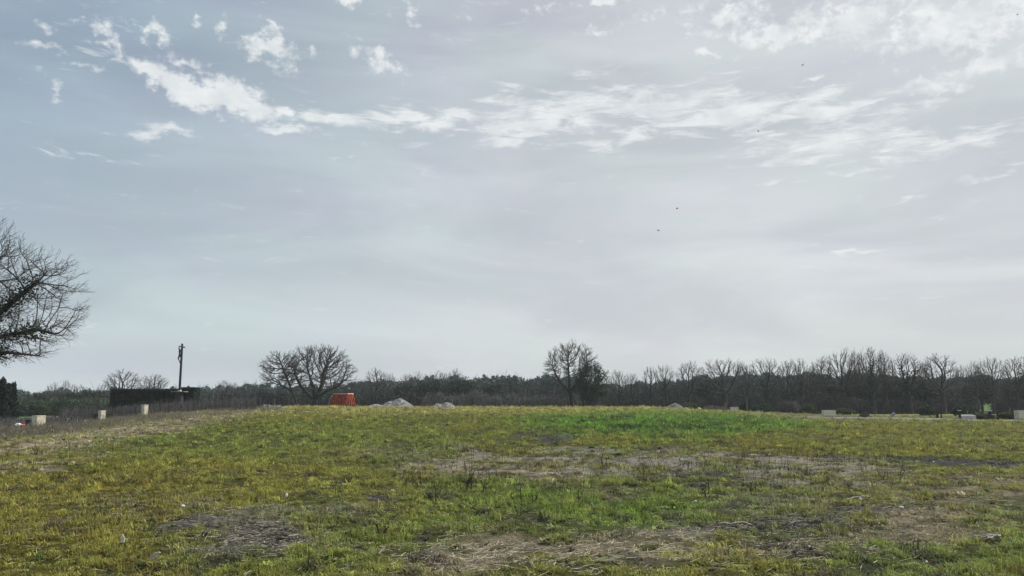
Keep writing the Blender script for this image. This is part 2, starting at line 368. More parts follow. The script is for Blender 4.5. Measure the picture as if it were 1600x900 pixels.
# ground: colour attribute + fine relief
m, nb = newmat('field_ground'); a = nb.n('ShaderNodeAttribute', attribute_name='cover'); g = nb.n('ShaderNodeNewGeometry')
P = g.outputs['Position']; na = nb.noise(P, 14, 8, .7); nc = nb.noise(P, 60, 5, .7)
c = nb.mix(1.0, a.outputs['Color'], nb.mix(nb.mapr(na, .3, .7), (.5, .5, .5), (1.45, 1.4, 1.35)), 'MULTIPLY')
c = nb.mix(1.0, c, nb.mix(nb.mapr(nc, .3, .7), (.7, .7, .7), (1.3, 1.3, 1.3)), 'MULTIPLY')
M['ground'] = finish(m, nb, c, .95, nb.math('ADD', na, nb.math('MULTIPLY', nc, .4)), .9, .05, spec=.1)
# grass blades: colour handed over by each tuft
m, nb = newmat('grass_blade'); a = nb.n('ShaderNodeAttribute', attribute_name='tint', attribute_type='INSTANCER'); g = nb.n('ShaderNodeNewGeometry')
r = nb.mapr(g.outputs['Random Per Island'], 0, 1, .7, 1.4, False)
vm = nb.n('ShaderNodeVectorMath', operation='SCALE'); nb.put(vm.inputs[0], a.outputs['Color']); nb.put(vm.inputs['Scale'], r)
dry = nb.mapr(g.outputs['Random Per Island'], .84, .9)
c = nb.mix(nb.math('MULTIPLY', dry, .5), vm.outputs[0], (.30, .25, .13))
M['grass'] = finish(m, nb, c, .7, transl=.35, spec=.25)

# ------------------------------------------------------------------ ground sheet
def axis(lims, steps):
    out_ = [lims[0]]
    for a_, b_, s_ in zip(lims[:-1], lims[1:], steps):
        n_ = max(2, int((b_ - a_) / s_)); out_ += list(np.linspace(a_, b_, n_ + 1)[1:])
    return np.array(out_)
ys = np.concatenate([np.linspace(-60, 4, 20), 4 + np.cumsum(np.geomspace(.05, 1.6, 330))]); ys = ys[ys < 150]
ys = np.concatenate([ys, np.geomspace(ys[-1] + 2, 1600, 60)])
uu = np.linspace(-1, 1, 420)
halfw = np.maximum(10, .80 * ys + 4)
X = np.empty((len(ys), len(uu))); 
for i, yy in enumerate(ys):
    hw = halfw[i]; X[i] = uu * hw
# widen the outer columns so the sheet runs on to both sides
ext = np.array([1.15, 1.4, 1.8, 2.2]); 
Xl = -(halfw[:, None] * ext[::-1][None] + 30 * ext[::-1][None]); Xr = halfw[:, None] * ext[None] + 30 * ext[None]
X = np.concatenate([Xl, X, Xr], 1); Y = np.repeat(ys[:, None], X.shape[1], 1)
Z = Hd(X, Y); Cc, Dn, _ = cover(X, Y); Cc = Cc * (1 - .62 * sstep(.25, .8, Dn) * (Y < 130))[..., None]  # darker under dense grass: dark thatch plus shade, put into the ground colour
nx, ny = X.shape[1], X.shape[0]
idx = np.arange(nx * ny).reshape(ny, nx)
Fq = np.stack([idx[:-1, :-1], idx[:-1, 1:], idx[1:, 1:], idx[1:, :-1]], -1).reshape(-1, 4)
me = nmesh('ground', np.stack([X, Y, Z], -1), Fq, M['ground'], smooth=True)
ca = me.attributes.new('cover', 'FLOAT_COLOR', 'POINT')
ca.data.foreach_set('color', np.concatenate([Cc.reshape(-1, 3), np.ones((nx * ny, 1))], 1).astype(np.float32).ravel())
tag(link('ground', me), kind='structure')

# ------------------------------------------------------------------ roads
def strip(name, pts_, width, mat, lift=.05, n=60):
    """a strip along points (x, y) of a given width"""
    P_ = np.array(pts_, float); tt = np.linspace(0, len(P_) - 1, n)
    xs = np.interp(tt, range(len(P_)), P_[:, 0]); yy = np.interp(tt, range(len(P_)), P_[:, 1])
    wd = np.interp(tt, range(len(P_)), width) if hasattr(width, '__len__') else np.full(n, width)
    dx = np.gradient(xs); dy = np.gradient(yy); L = np.hypot(dx, dy); nxx, nyy = -dy / L, dx / L
    K = 7; V = []
    for i in range(n):
        for j in range(K):
            o_ = (j / (K - 1) - .5) * wd[i]; a_, c_ = xs[i] + nxx[i] * o_, yy[i] + nyy[i] * o_
            V.append((a_, c_, float(Hd(a_, c_)) + (lift if 0 < j < K - 1 else -.05)))
    ii = np.arange(n * K).reshape(n, K); Fq_ = np.stack([ii[:-1, :-1], ii[:-1, 1:], ii[1:, 1:], ii[1:, :-1]], -1).reshape(-1, 4)
    o = link(name, nmesh(name, V, Fq_, mat, smooth=True)); return tag(o, kind='structure')
strip('road', [(-150, 98), (-88, 104), (-64, 113), (-48, 126), (-34, 142)], 9, M['asphalt'], .12)
strip('gravel_track', [(27, 92), (40, 90), (52, 86), (68, 84), (110, 86)], [3, 9, 12, 7, 6], M['gravel_road'], .07)

# ------------------------------------------------------------------ grass (uncountable: one object, tufts scattered by geometry nodes)
rng = np.random.default_rng(7)
def tuft_mesh(name, nb_, hgt, rad, wid, lean, seed, flat=False):
    g = np.random.default_rng(seed); V = []; T = []
    for i in range(nb_):
        a_ = g.uniform(0, 6.283); r_ = rad * math.sqrt(g.uniform()); bx, by = r_ * math.cos(a_), r_ * math.sin(a_)
        d_ = g.uniform(0, 6.283); ln = lean * g.uniform(.4, 1.3); h_ = hgt * g.uniform(.45, 1.15)
        dx, dy = math.cos(d_) * ln * h_, math.sin(d_) * ln * h_; wx_, wy_ = -math.sin(d_) * wid, math.cos(d_) * wid
        n_ = len(V)
        V += [(bx - wx_, by - wy_, -.01), (bx + wx_, by + wy_, -.01), (bx + dx * .45 + wx_ * .8, by + dy * .45 + wy_ * .8, h_ * .62), (bx + dx * .45 - wx_ * .8, by + dy * .45 - wy_ * .8, h_ * .62), (bx + dx * 1.3, by + dy * 1.3, h_ * (.85 if not flat else .5))]
        T += [(n_, n_ + 1, n_ + 2), (n_, n_ + 2, n_ + 3), (n_ + 3, n_ + 2, n_ + 4)]
    return nmesh(name, V, np.array(T), M['grass'])
pcol = bpy.data.collections.new('grass_tuft_kinds')
specs = [(14, .05, .06, .0044, .9), (18, .036, .07, .005, 1.2), (12, .07, .05, .0042, .8), (20, .026, .08, .0056, 1.5), (10, .10, .045, .0036, .6), (14, .035, .07, .0095, 1.3)]
for i, s_ in enumerate(specs):
    for q in range(2):
        o = bpy.data.objects.new('tuft_%d_%d' % (i, q), tuft_mesh('tuft', *s_, seed=i * 10 + q)); pcol.objects.link(o)
def scatter(y0, y1, dens, wide=.76):
    A = wide * (y1 * y1 - y0 * y0) + 4 * (y1 - y0); n = int(A * dens)
    yy = np.sqrt(rng.uniform(y0 * y0, y1 * y1, n)); xx = rng.uniform(-1, 1, n) * (yy * wide + 2)
    return xx, yy
parts_ = []
for (y0, y1, dn, s_) in [(5.0, 10, 560, 1.0), (10, 16, 300, 1.15), (16, 28, 120, 1.5), (28, 50, 40, 2.1), (50, 78, 15, 3.0), (78, 110, 8, 4.0)]:
    xx, yy = scatter(y0, y1, dn); C_, D_, h_ = cover(xx, yy)
    keep = rng.uniform(0, 1, len(xx)) < D_ / 1.3
    on_road = ((xx > 28) & (xx < 110) & (np.abs(yy - np.interp(xx, [27, 40, 52, 68, 110], [92, 90, 86, 84, 86])) < np.interp(xx, [27, 40, 52, 68], [1.2, 4.2, 5.6, 3.2])) & (rng.uniform(0, 1, len(xx)) < .9))
    on_road |= (xx < -40) & (np.abs(yy - np.interp(xx, [-150, -88, -64, -48], [98, 104, 113, 126])) < 4.4)
    keep &= ~on_road
    # clumping
    cl_ = .55 * fbm(xx * 3.2, yy * 3.2, 55, 3) + .45 * fbm(xx * .9, yy * 1.5, 66, 3) if y0 < 28 else fbm(xx * .8, yy * 1.1, 56, 3); keep &= rng.uniform(0, 1, len(xx)) < .10 + 1.3 * sstep(.42, .56, cl_)
    xx, yy, C_, h_, cl_ = xx[keep], yy[keep], C_[keep], h_[keep], cl_[keep]
    sc_ = s_ * rng.uniform(.65, 1.25, len(xx)); sz = sc_ ** .75 * h_ * (.5 + 1.1 * sstep(.42, .64, cl_))
    C_ = 1.38 * C_ * np.exp(rng.normal(0, .38, (len(xx), 1))) * (1 + rng.normal(0, .06, (len(xx), 3)))
    parts_.append((np.stack([xx, yy, Hd(xx, yy)], -1), C_, np.stack([sc_, sc_, sz], -1)))
GP = np.concatenate([p[0] for p in parts_]); GC = np.concatenate([p[1] for p in parts_]); GS = np.concatenate([p[2] for p in parts_])
def scatter_object(name, P_, C_, S_, coll, nk, label):
    me = bpy.data.meshes.new(name); n = len(P_); me.vertices.add(n); me.vertices.foreach_set('co', P_.astype(np.float32).ravel())
    a_ = me.attributes.new('tint', 'FLOAT_COLOR', 'POINT'); a_.data.foreach_set('color', np.concatenate([np.clip(C_, 0, 1), np.ones((n, 1))], 1).astype(np.float32).ravel())
    a_ = me.attributes.new('scl', 'FLOAT_VECTOR', 'POINT'); a_.data.foreach_set('vector', S_.astype(np.float32).ravel())
    rt = np.zeros((n, 3), np.float32); rt[:, 2] = rng.uniform(0, 6.283, n); rt[:, 0] = rng.normal(0, .12, n); rt[:, 1] = rng.normal(0, .12, n)
    a_ = me.attributes.new('rot', 'FLOAT_VECTOR', 'POINT'); a_.data.foreach_set('vector', rt.ravel())
    a_ = me.attributes.new('pick', 'INT', 'POINT'); a_.data.foreach_set('value', rng.integers(0, nk, n).astype(np.int32))
    o = link(name, me); ng = bpy.data.node_groups.new(name, 'GeometryNodeTree')
    ng.interface.new_socket('Geometry', in_out='INPUT', socket_type='NodeSocketGeometry'); ng.interface.new_socket('Geometry', in_out='OUTPUT', socket_type='NodeSocketGeometry')
    N = ng.nodes; gi = N.new('NodeGroupInput'); go = N.new('NodeGroupOutput'); ci = N.new('GeometryNodeCollectionInfo'); ip = N.new('GeometryNodeInstanceOnPoints')
    ci.inputs[0].default_value = coll; ci.inputs['Separate Children'].default_value = True; ci.inputs['Reset Children'].default_value = True
    def at_(nm, ty):
        q = N.new('GeometryNodeInputNamedAttribute'); q.data_type = ty; q.inputs[0].default_value = nm; return q.outputs[0]
    L = ng.links; L.new(gi.outputs[0], ip.inputs['Points']); L.new(ci.outputs[0], ip.inputs['Instance']); ip.inputs['Pick Instance'].default_value = True
    L.new(at_('pick', 'INT'), ip.inputs['Instance Index']); L.new(at_('scl', 'FLOAT_VECTOR'), ip.inputs['Scale'])
    e2r = N.new('FunctionNodeEulerToRotation'); L.new(at_('rot', 'FLOAT_VECTOR'), e2r.inputs[0]); L.new(e2r.outputs[0], ip.inputs['Rotation'])
    L.new(ip.outputs[0], go.inputs[0])
    md = o.modifiers.new('scatter', 'NODES'); md.node_group = ng
    return tag(o, label, 'grass', kind='stuff')
scatter_object('grass', GP, GC, GS, pcol, len(specs) * 2, 'short olive green and yellowish grass covering the open field in uneven tufts')
print('tufts', len(GP))
wcol = bpy.data.collections.new('ground_weed_kinds')
for i, s_ in enumerate([(12, .05, .04, .016, 1.5), (9, .08, .03, .013, 1.0), (16, .12, .09, .006, .8), (22, .10, .07, .006, .8), (10, .04, .06, .02, 1.7)]):
    o = bpy.data.objects.new('weed_tuft_%d' % i, tuft_mesh('weed_tuft', *s_, seed=500 + i, flat=i in (0, 4))); wcol.objects.link(o)
WP = []; WC = []; WS = []
for (y0, y1, dn, s_) in [(5, 12, 13, .8), (12, 25, 4, 1.1), (25, 50, 1.1, 1.6), (50, 100, .5, 2.3)]:
    xx, yy = scatter(y0, y1, dn); cl_ = fbm(xx * .8, yy * 1.2, 201, 3); keep = rng.uniform(0, 1, len(xx)) < sstep(.42, .6, cl_) + .12; xx, yy = xx[keep], yy[keep]
    keep = ~((yy > 78) & ((xx > 25) | (xx < -36))); xx, yy = xx[keep], yy[keep]
    C_, D_, h_ = cover(xx, yy); kp = rng.uniform(0, 1, len(xx)) < D_ ** 1.5; xx, yy, C_ = xx[kp], yy[kp], C_[kp]; q = rng.uniform(0, 1, len(xx))[:, None]
    c2 = np.where(q < .5, np.array([[.045, .075, .022]]), np.where(q < .8, C_ * 1.35, np.array([[.07, .06, .045]]))); sc_ = s_ * rng.uniform(.5, 1.3, len(xx))
    WP.append(np.stack([xx, yy, Hd(xx, yy)], -1)); WC.append(c2 * rng.uniform(.6, 1.3, (len(xx), 1))); WS.append(np.stack([sc_, sc_, sc_ * .8], -1))
scatter_object('ground_weeds', np.concatenate(WP), np.concatenate(WC), np.concatenate(WS), wcol, 5, 'darker broad leaved weeds and coarse clumps dotted through the grass')['category'] = 'weeds'

# ------------------------------------------------------------------ loose stuff: segments and quads in numpy
def prisms(Pa, Pb, ra, rb, k=3, da=None, db=None):
    n = len(Pa); D = Pb - Pa; L = np.linalg.norm(D, axis=1, keepdims=True); D = D / np.maximum(L, 1e-9)
    da = D if da is None else da; db = D if db is None else db
    def frame(d):
        ref = np.where(np.abs(d[:, 2:3]) > .95, np.array([[1., 0, 0]]), np.array([[0, 0, 1.]]))
        ref = np.where(np.abs(D[:, 2:3]) > .8, np.array([[1., .13, 0]]), np.array([[0, .1, 1.]]))
        a_ = np.cross(d, ref); a_ /= np.maximum(np.linalg.norm(a_, axis=1, keepdims=True), 1e-9); return a_, np.cross(d, a_)
    a0, c0 = frame(da); a1, c1 = frame(db); V = np.empty((n, 2 * k, 3))
    for j in range(k):
        t = 2 * math.pi * j / k; V[:, j] = Pa + (a0 * math.cos(t) + c0 * math.sin(t)) * ra[:, None]; V[:, k + j] = Pb + (a1 * math.cos(t) + c1 * math.sin(t)) * rb[:, None]
    base = (np.arange(n) * 2 * k)[:, None]
    Fs = np.concatenate([base + np.array([[j, (j + 1) % k, k + (j + 1) % k, k + j]]) for j in range(k)], 0)
    return V.reshape(-1, 3), Fs
def quads(Pc, size, g, aspect=1., up=None):
    n = len(Pc); a_ = g.normal(size=(n, 3)); a_ /= np.linalg.norm(a_, axis=1, keepdims=True)
    if up is not None: a_ = a_ * (1 - up) + np.array([0, 0, 1.]) * up; a_ /= np.linalg.norm(a_, axis=1, keepdims=True)
    r_ = g.normal(size=(n, 3)); c_ = np.cross(a_, r_); c_ /= np.linalg.norm(c_, axis=1, keepdims=True)
    s_ = (size * g.uniform(.6, 1.4, n))[:, None]; l_ = s_ * aspect
    V = np.stack([Pc - a_ * l_ * .5, Pc + c_ * s_ * .42 - a_ * l_ * .1, Pc + a_ * l_ * .5, Pc - c_ * s_ * .42 + a_ * l_ * .05], 1).reshape(-1, 3)
    return V, np.arange(4 * n).reshape(n, 4)

# ------------------------------------------------------------------ trees by space colonisation
def grow(seed, Ht, lobes, trunk, n_attr=1300, step=None, tip=.016, lean=(0, 0), kill=2.0, infl=14, up=.12, wig=.14, limbs=None, tw3=.5, cap=6000):
    g = np.random.default_rng(seed); step = step or Ht * .021
    A = []
    vol = [l[3] * l[4] * l[5] for l in lobes]; vol = np.array(vol) / sum(vol)
    for l, v_ in zip(lobes, vol):
        n_ = int(n_attr * v_) + 1; d = g.normal(size=(n_, 3)); d /= np.linalg.norm(d, axis=1, keepdims=True); r_ = g.uniform(.12, 1, n_) ** (1 / 2.4)
        A.append(np.array(l[:3]) + d * r_[:, None] * np.array(l[3:6]))
    A = np.concatenate(A); A = A[A[:, 2] > trunk * .55]
    pos = []; par = []
    nt_ = max(3, int(trunk / step)); p = np.array([0., 0, -.15]); 
    for i in range(nt_ + 1):
        f = i / nt_; q = np.array([lean[0] * f ** 1.4, lean[1] * f ** 1.4, -.15 + (trunk + .15) * f]); q[:2] += g.normal(0, step * .10, 2) * (i > 0)
        pos.append(q); par.append(i - 1)
    if limbs:
        for lb in limbs:
            last = min(nt_, int(nt_ * lb[0])); prev = last
            for t_ in lb[1:]:
                q0 = pos[prev]; q1 = np.array(t_, float); n_ = max(1, int(np.linalg.norm(q1 - q0) / step))
                for i in range(1, n_ + 1):
                    pos.append(q0 + (q1 - q0) * i / n_ + g.normal(0, step * .16, 3)); par.append(prev); prev = len(pos) - 1
    P_ = np.array(pos); near = np.full(len(A), 1e9); nid = np.zeros(len(A), int)
    for i0 in range(len(P_)):
        d = np.linalg.norm(A - P_[i0], axis=1); m_ = d < near; near[m_] = d[m_]; nid[m_] = i0
    alive = near > kill * step
    kids = {}
    for it in range(170):
        sel = alive & (near < infl * step) if it > 25 else alive & (near < 60 * step)
        if not sel.any():
            sel = alive
            if not sel.any(): break
        ids = nid[sel]; dv = A[sel] - np.array(pos)[ids]; dv /= np.maximum(np.linalg.norm(dv, axis=1, keepdims=True), 1e-6)
        u_, inv = np.unique(ids, return_inverse=True); acc = np.zeros((len(u_), 3)); np.add.at(acc, inv, dv)
        acc /= np.maximum(np.linalg.norm(acc, axis=1, keepdims=True), 1e-6)
        new = []
        for k_, node in enumerate(u_):
            c_ = kids.get(node, 0)
            if c_ >= 4: 
                alive[(nid == node) & alive] &= g.uniform(0, 1, ((nid == node) & alive).sum()) > .5
                continue
            d = acc[k_].copy()
            if par[node] >= 0:
                pd = pos[node] - pos[par[node]]; pd /= max(np.linalg.norm(pd), 1e-6); d = d + pd * .55
            d = d + g.normal(0, wig, 3) + np.array([0, 0, up]); d /= np.linalg.norm(d)
            q = pos[node] + d * step * g.uniform(.8, 1.15)
            kids[node] = c_ + 1; pos.append(q); par.append(int(node)); new.append(len(pos) - 1)
        for i0 in new:
            d = np.linalg.norm(A - pos[i0], axis=1); m_ = d < near; near[m_] = d[m_]; nid[m_] = i0
        alive &= near > kill * step
        if len(pos) > cap: break
    # straighten the limbs a little, then twigs
    P_ = np.array(pos); par = np.array(par); n0 = len(P_)
    cn = np.ones(n0)
    for i in range(n0 - 1, 0, -1): cn[par[i]] += cn[i]
    bc = np.arange(n0); bm_ = np.zeros(n0)
    for i in range(1, n0):
        if cn[i] > bm_[par[i]]: bm_[par[i]] = cn[i]; bc[par[i]] = i
    pp_ = np.maximum(par, 0)
    for it in range(4):
        P2 = .4 * P_ + .3 * P_[pp_] + .3 * P_[bc]; P2[0] = P_[0]; P2[bc == np.arange(n0)] = P_[bc == np.arange(n0)]; P_ = P2
    cnt = np.ones(n0); 
    for i in range(n0 - 1, 0, -1): cnt[par[i]] += cnt[i]
    ctr = np.average([l[:3] for l in lobes], axis=0, weights=vol)
    tp, tpar = [P_], [par]
    base_n = n0
    thin = np.where((cnt < 14) & (np.arange(n0) > nt_))[0]
    def twigs(src, srcP, n_, segs, ln, spread, off):
        s_ = np.repeat(src, n_); q = np.repeat(srcP, n_, 0); outd = q - ctr; outd /= np.maximum(np.linalg.norm(outd, axis=1, keepdims=True), 1e-6)
        d = outd * 1.0 + g.normal(0, spread * .8, q.shape) + np.array([0, 0, .28]); d /= np.linalg.norm(d, axis=1, keepdims=True)
        pp = s_; res = []
        for k_ in range(segs):
            q = q + d * (ln * g.uniform(.6, 1.3, (len(q), 1))); tp.append(q); ids = np.arange(off, off + len(q)); tpar.append(pp); pp = ids; off += len(q); res.append((ids, q))
            d = d + g.normal(0, .20, q.shape) + np.array([0, 0, .08]); d /= np.linalg.norm(d, axis=1, keepdims=True)
        return res, off
    r1, off = twigs(thin, P_[thin], 1, 4, step * .85, .6, base_n)
    for ids, q in r1[:3]:
        m_ = g.uniform(0, 1, len(ids)) < tw3
        r2, off = twigs(ids[m_], q[m_], 1, 2, step * .75, .75, off)
    P_ = np.concatenate(tp); par = np.concatenate(tpar); n = len(P_)
    e = 2.12; rr = np.zeros(n); leaf = np.ones(n, bool); leaf[par[par >= 0]] = False
    order = np.arange(n - 1, 0, -1); acc = np.where(leaf, tip ** e, 0.)
    # process in reverse creation order; parents always have a lower id
    for i in order: acc[par[i]] += acc[i]
    rr = acc ** (1 / e)
    bigc = np.full(n, -1); bv = np.zeros(n)
    for i in range(1, n):
        p_ = par[i]
        if rr[i] > bv[p_]: bv[p_] = rr[i]; bigc[p_] = i
    return dict(P=P_, par=par, r=rr, big=bigc, H=Ht, cnt=n, trunk=nt_)
def tree_meshes(T, name, thr=None, kt=7, flare=1.0, maxr=None):
    P_, par, r_ = T['P'], T['par'], T['r'].copy(); n = len(P_)
    if maxr: r_ = r_ * min(1, maxr / r_[0]) if False else np.where(r_ > .05, .05 + (r_ - .05) * (maxr - .05) / max(r_[0] - .05, 1e-6), r_)
    thr = thr or r_[0] * .22
    ds = np.zeros((n, 3)); ds[1:] = P_[1:] - P_[par[1:]]; ds[0] = (0, 0, 1); ds /= np.maximum(np.linalg.norm(ds, axis=1, keepdims=True), 1e-9)
    c = np.arange(1, n); p = par[c]; main = T['big'][p] == c
    rs = np.where(main, r_[p], np.minimum(r_[p], r_[c] * 1.25)); dstart = np.where(main[:, None], ds[p], ds[c])
    hz = np.clip(P_[:, 2], 0, None); fl = 1 + flare * .5 * np.exp(-hz / (T['H'] * .03)) * (np.arange(n) <= T['trunk'])
    re = r_[c] * fl[c]; rs = rs * np.where(p <= T['trunk'], fl[p], 1)
    thick = r_[c] > thr
    def build(m_, k, nm, mat, smooth):
        V, Fq_ = prisms(P_[p[m_]], P_[c[m_]], rs[m_], re[m_], k, dstart[m_], ds[c[m_]]); return nmesh(nm, V, Fq_, mat, smooth=smooth)
    mid = (~thick) & (r_[c] > thr * .35)
    V1, F1 = prisms(P_[p[mid]], P_[c[mid]], rs[mid], re[mid], 4, dstart[mid], ds[c[mid]])
    fi = (~thick) & ~mid; V2, F2 = prisms(P_[p[fi]], P_[c[fi]], rs[fi], re[fi], 3, dstart[fi], ds[c[fi]])
    crown = nmesh(name + '_crown', np.concatenate([V1, V2]), np.concatenate([F1, F2 + len(V1)]), M['twig'], smooth=True)
    return dict(trunk=build(thick, kt, name + '_trunk', M['bark'], True), crown=crown)
def leaf_mesh(T, name, mat, rmin, rmax, n_per, size, spread, zmax=None, seed=1, zmin=0, drop=0):
    g = np.random.default_rng(seed); P_, r_ = T['P'], T['r']; m_ = (r_ >= rmin) & (r_ <= rmax) & (P_[:, 2] > zmin)
    if zmax: m_ &= P_[:, 2] < zmax
    Q = P_[m_]
    if drop: Q = Q[fbm(Q[:, 0] * 1.1 + 9, Q[:, 2] * 1.1 + Q[:, 1], seed, 3) > drop]
    Q = np.repeat(Q, n_per, 0); Q = Q + g.normal(0, spread, Q.shape); V, Fq_ = quads(Q, size, g); return nmesh(name, V, Fq_, mat)
def place_tree(kit, name, loc, sx, sz, rz, label, cat='tree', group=None):
    r_ = empty(name, loc, rz, label, cat, group); r_.scale = (sx, sx, sz)
    for k, me in kit.items(): link(k, me, r_)
    return r_

def ell(x, y, z, rx, ry, rz): return (x, y, z, rx, ry, rz)
# --- hero trees
import time; t0 = time.time()
# big oak cut by the left edge
dB = 40; pb = at(-136, dB)
TB = grow(11, 12.5, [ell(0, 0, 8, 5, 4.5, 4), ell(5.3, 0, 8.0, 2.4, 2.4, 1.7), ell(3.8, 0, 6.3, 4.1, 3.2, 2.8), ell(-3, 0, 7.5, 4, 4, 3), ell(4.8, 0, 4.9, 2.5, 2.2, 1.2)], 2.8, 5600, step=.185, tip=.0050, infl=14, kill=1.8, up=.02, wig=.22, tw3=.5, cap=9000,
    limbs=[(1, (1.8, 0, 4.6), (3.5, -.3, 5.7), (5.2, -.4, 7.2), (6.0, -.4, 7.8)), (.9, (2.2, .4, 4.0), (4.2, .3, 4.3), (5.8, .3, 4.1)), (1, (.4, .2, 5.4), (1.8, .3, 8.2)), (.95, (3.2, .8, 5.0), (5.3, .9, 5.5), (6.4, .9, 5.2))])
kitB = tree_meshes(TB, 'big_oak', thr=.05, maxr=.42)
kitB['ivy'] = leaf_mesh(TB, 'big_oak_ivy', M['ivy'], .072, 9, 75, .11, .26, seed=3, zmin=.3, drop=.27, zmax=8.2)
place_tree(kitB, 'oak_tree', pb, 1, 1, 0, 'large bare oak with ivied limbs reaching in from the left edge of the photo')
# oak behind the crest, with the forked low trunk
d1 = 116; b1 = at(492, d1)
TA = grow(23, 9.1, [ell(.3, 0, 5.6, 5.0, 4.4, 3.4), ell(-1.8, 0, 4.6, 3.6, 3.4, 2.6), ell(2.6, 0, 4.6, 3.3, 3.2, 2.6), ell(.8, 0, 7.2, 3.2, 3.0, 1.8)], 1.3, 2300, step=.2, tip=.0115, up=.05, infl=15,
          limbs=[(1, (.8, .1, 3.2), (1.1, 0, 5.2)), (.9, (-1.2, 0, 2.2), (-2.4, .2, 3.6), (-3.1, 0, 5.2)), (1, (1.5, 0, 2.4), (3.4, .4, 3.3)), (.95, (-.3, -.5, 3.4), (-.8, -.8, 5)), (1, (.6, 1.2, 3.0), (.9, 2, 4.4))])
place_tree(tree_meshes(TA, 'forked_oak', maxr=.42), 'oak_tree', b1, 1, 1, 0, 'broad domed bare oak with a short forked trunk just left of the red skip')
d2 = 113; b2 = at(465, d2)
TC = grow(29, 7.9, [ell(-2.6, 0, 5.2, 2.9, 2.2, 2.5), ell(-1.4, 0, 6.0, 1.8, 1.8, 1.6), ell(-3.6, 0, 4.0, 1.7, 1.7, 1.2)], 2.4, 1100, step=.19, tip=.0115, lean=(-.9, 0), up=.05, limbs=[(1, (-1.6, 0, 4.2), (-2.4, 0, 5.6)), (.95, (-2.5, 0, 3.2))])
place_tree(tree_meshes(TC, 'leaning_oak', maxr=.15), 'oak_tree', b2, 1, 1, 0, 'slimmer bare tree leaning left, its crown merging with the broad domed oak')
d3 = 134; b3 = at(895, d3)
TD = grow(37, 11.3, [ell(-.2, 0, 8.2, 4.3, 3.8, 3.2), ell(-2.6, 0, 6.6, 2.4, 2.2, 2.6), ell(1.8, 0, 7.6, 2.3, 2.4, 2.3), ell(-.2, 0, 4.6, 2.9, 2.5, 1.3)], 3.6, 2100, step=.21, tip=.0115, lean=(-.45, 0), up=.08,
          limbs=[(1, (-.6, 0, 6), (-.7, .2, 8.4)), (1, (-2.2, 0, 5.2), (-3.3, 0, 7.4)), (1, (1.2, .2, 5.4), (2.4, 0, 7.4)), (.45, (-2.0, 0, 2.6), (-3.4, .3, 3.3))])
place_tree(tree_meshes(TD, 'tall_oak', maxr=.34), 'oak_tree', b3, 1, 1.045, 0, 'tallest bare oak at mid field edge, standing alone with a rounded crown')
TE = grow(41, 8.2, [ell(.4, 0, 5.4, 2.7, 2.5, 2.7), ell(.9, 0, 3.4, 2.5, 2.2, 1.8)], 1.6, 1100, step=.2, tip=.011, up=.1, limbs=[(.3, (-.9, 0, 1.6), (-.7, .1, 3.6)), (1, (.9, 0, 3.4))])
kE = tree_meshes(TE, 'ivy_oak', maxr=.2); kE['foliage'] = leaf_mesh(TE, 'ivy_oak_leaf', M['evergreen'], .022, 9, 7, .24, .34, seed=6, zmin=1.3, drop=.28)
place_tree(kE, 'evergreen_tree', at(920, 132), 1.05, 1.04, 0, 'dark leafy tree close against the right of the tallest bare oak')
# --- prototypes for the rows
protos = {}
def proto(key, seed, lobes, trunk, n, maxr, tip=.0120, ivy=None, leafy=None, **k):
    lobes = [(a_ * .74, c_ * .74, z_, rx * .76, ry * .76, rz_) for a_, c_, z_, rx, ry, rz_ in lobes]; k.setdefault('tw3', .35); T = grow(seed, 10, lobes, trunk, n, step=.24, tip=tip, **k); kit = tree_meshes(T, key, maxr=maxr)
    if ivy: kit['ivy'] = leaf_mesh(T, key + '_ivy', M['ivy'], ivy, 9, 9, .26, .26, seed=seed)
    if leafy: kit['foliage'] = leaf_mesh(T, key + '_leaf', M['evergreen'], .02, 9, leafy, .32, .34, seed=seed, zmin=1.2, drop=.36)
    w_ = np.percentile(np.abs(T['P'][:, 0]), 98.5); h_ = np.percentile(T['P'][:, 2], 99.6); protos[key] = (kit, w_, h_)
proto('round', 51, [ell(0, 0, 6.6, 3.8, 3.6, 3.3), ell(1.4, 0, 5.2, 3, 3, 2.2)], 3.4, 1100, .36)
proto('vase', 52, [ell(0, 0, 7.4, 3.6, 3.4, 2.5), ell(-1.8, 0, 6.2, 2.4, 2.4, 2.6), ell(1.9, 0, 6.4, 2.2, 2.4, 2.6)], 2.6, 1100, .36, up=.12, wig=.18)
proto('wide', 53, [ell(-2, 0, 7.0, 3.4, 3, 2.6), ell(2.4, 0, 7.2, 3.2, 3, 2.6), ell(0, 0, 8, 3, 3, 1.9), ell(-.4, 0, 4.4, 3.4, 3, 1.2)], 3.2, 1400, .42, up=.03, wig=.22)
proto('tall', 54, [ell(0, 0, 6.4, 2.2, 2.1, 3.5), ell(.5, 0, 8.4, 1.7, 1.7, 1.5)], 2.6, 800, .28, up=.15, wig=.18)
proto('ivied', 55, [ell(0, 0, 6.8, 3.4, 3.2, 3.0), ell(-1.2, 0, 4.6, 2.8, 2.6, 1.9)], 3.0, 1000, .4, ivy=.07)
proto('gnarled', 56, [ell(-1.6, 0, 7.4, 2.2, 2.2, 2.2), ell(2.2, 0, 7.7, 2.0, 2, 2.0), ell(.2, 0, 8.2, 1.8, 2, 1.6), ell(1, 0, 4.6, 3.0, 3, 1.0)], 4.2, 900, .3, up=.05, wig=.26, ivy=.09)
proto('open', 57, [ell(0, 0, 7.2, 3.4, 3.2, 2.7)], 4.4, 600, .24, up=.1, tip=.014)
proto('bushy', 58, [ell(0, 0, 5.8, 3.8, 3.6, 3.9)], 1.8, 1000, .2, leafy=7)
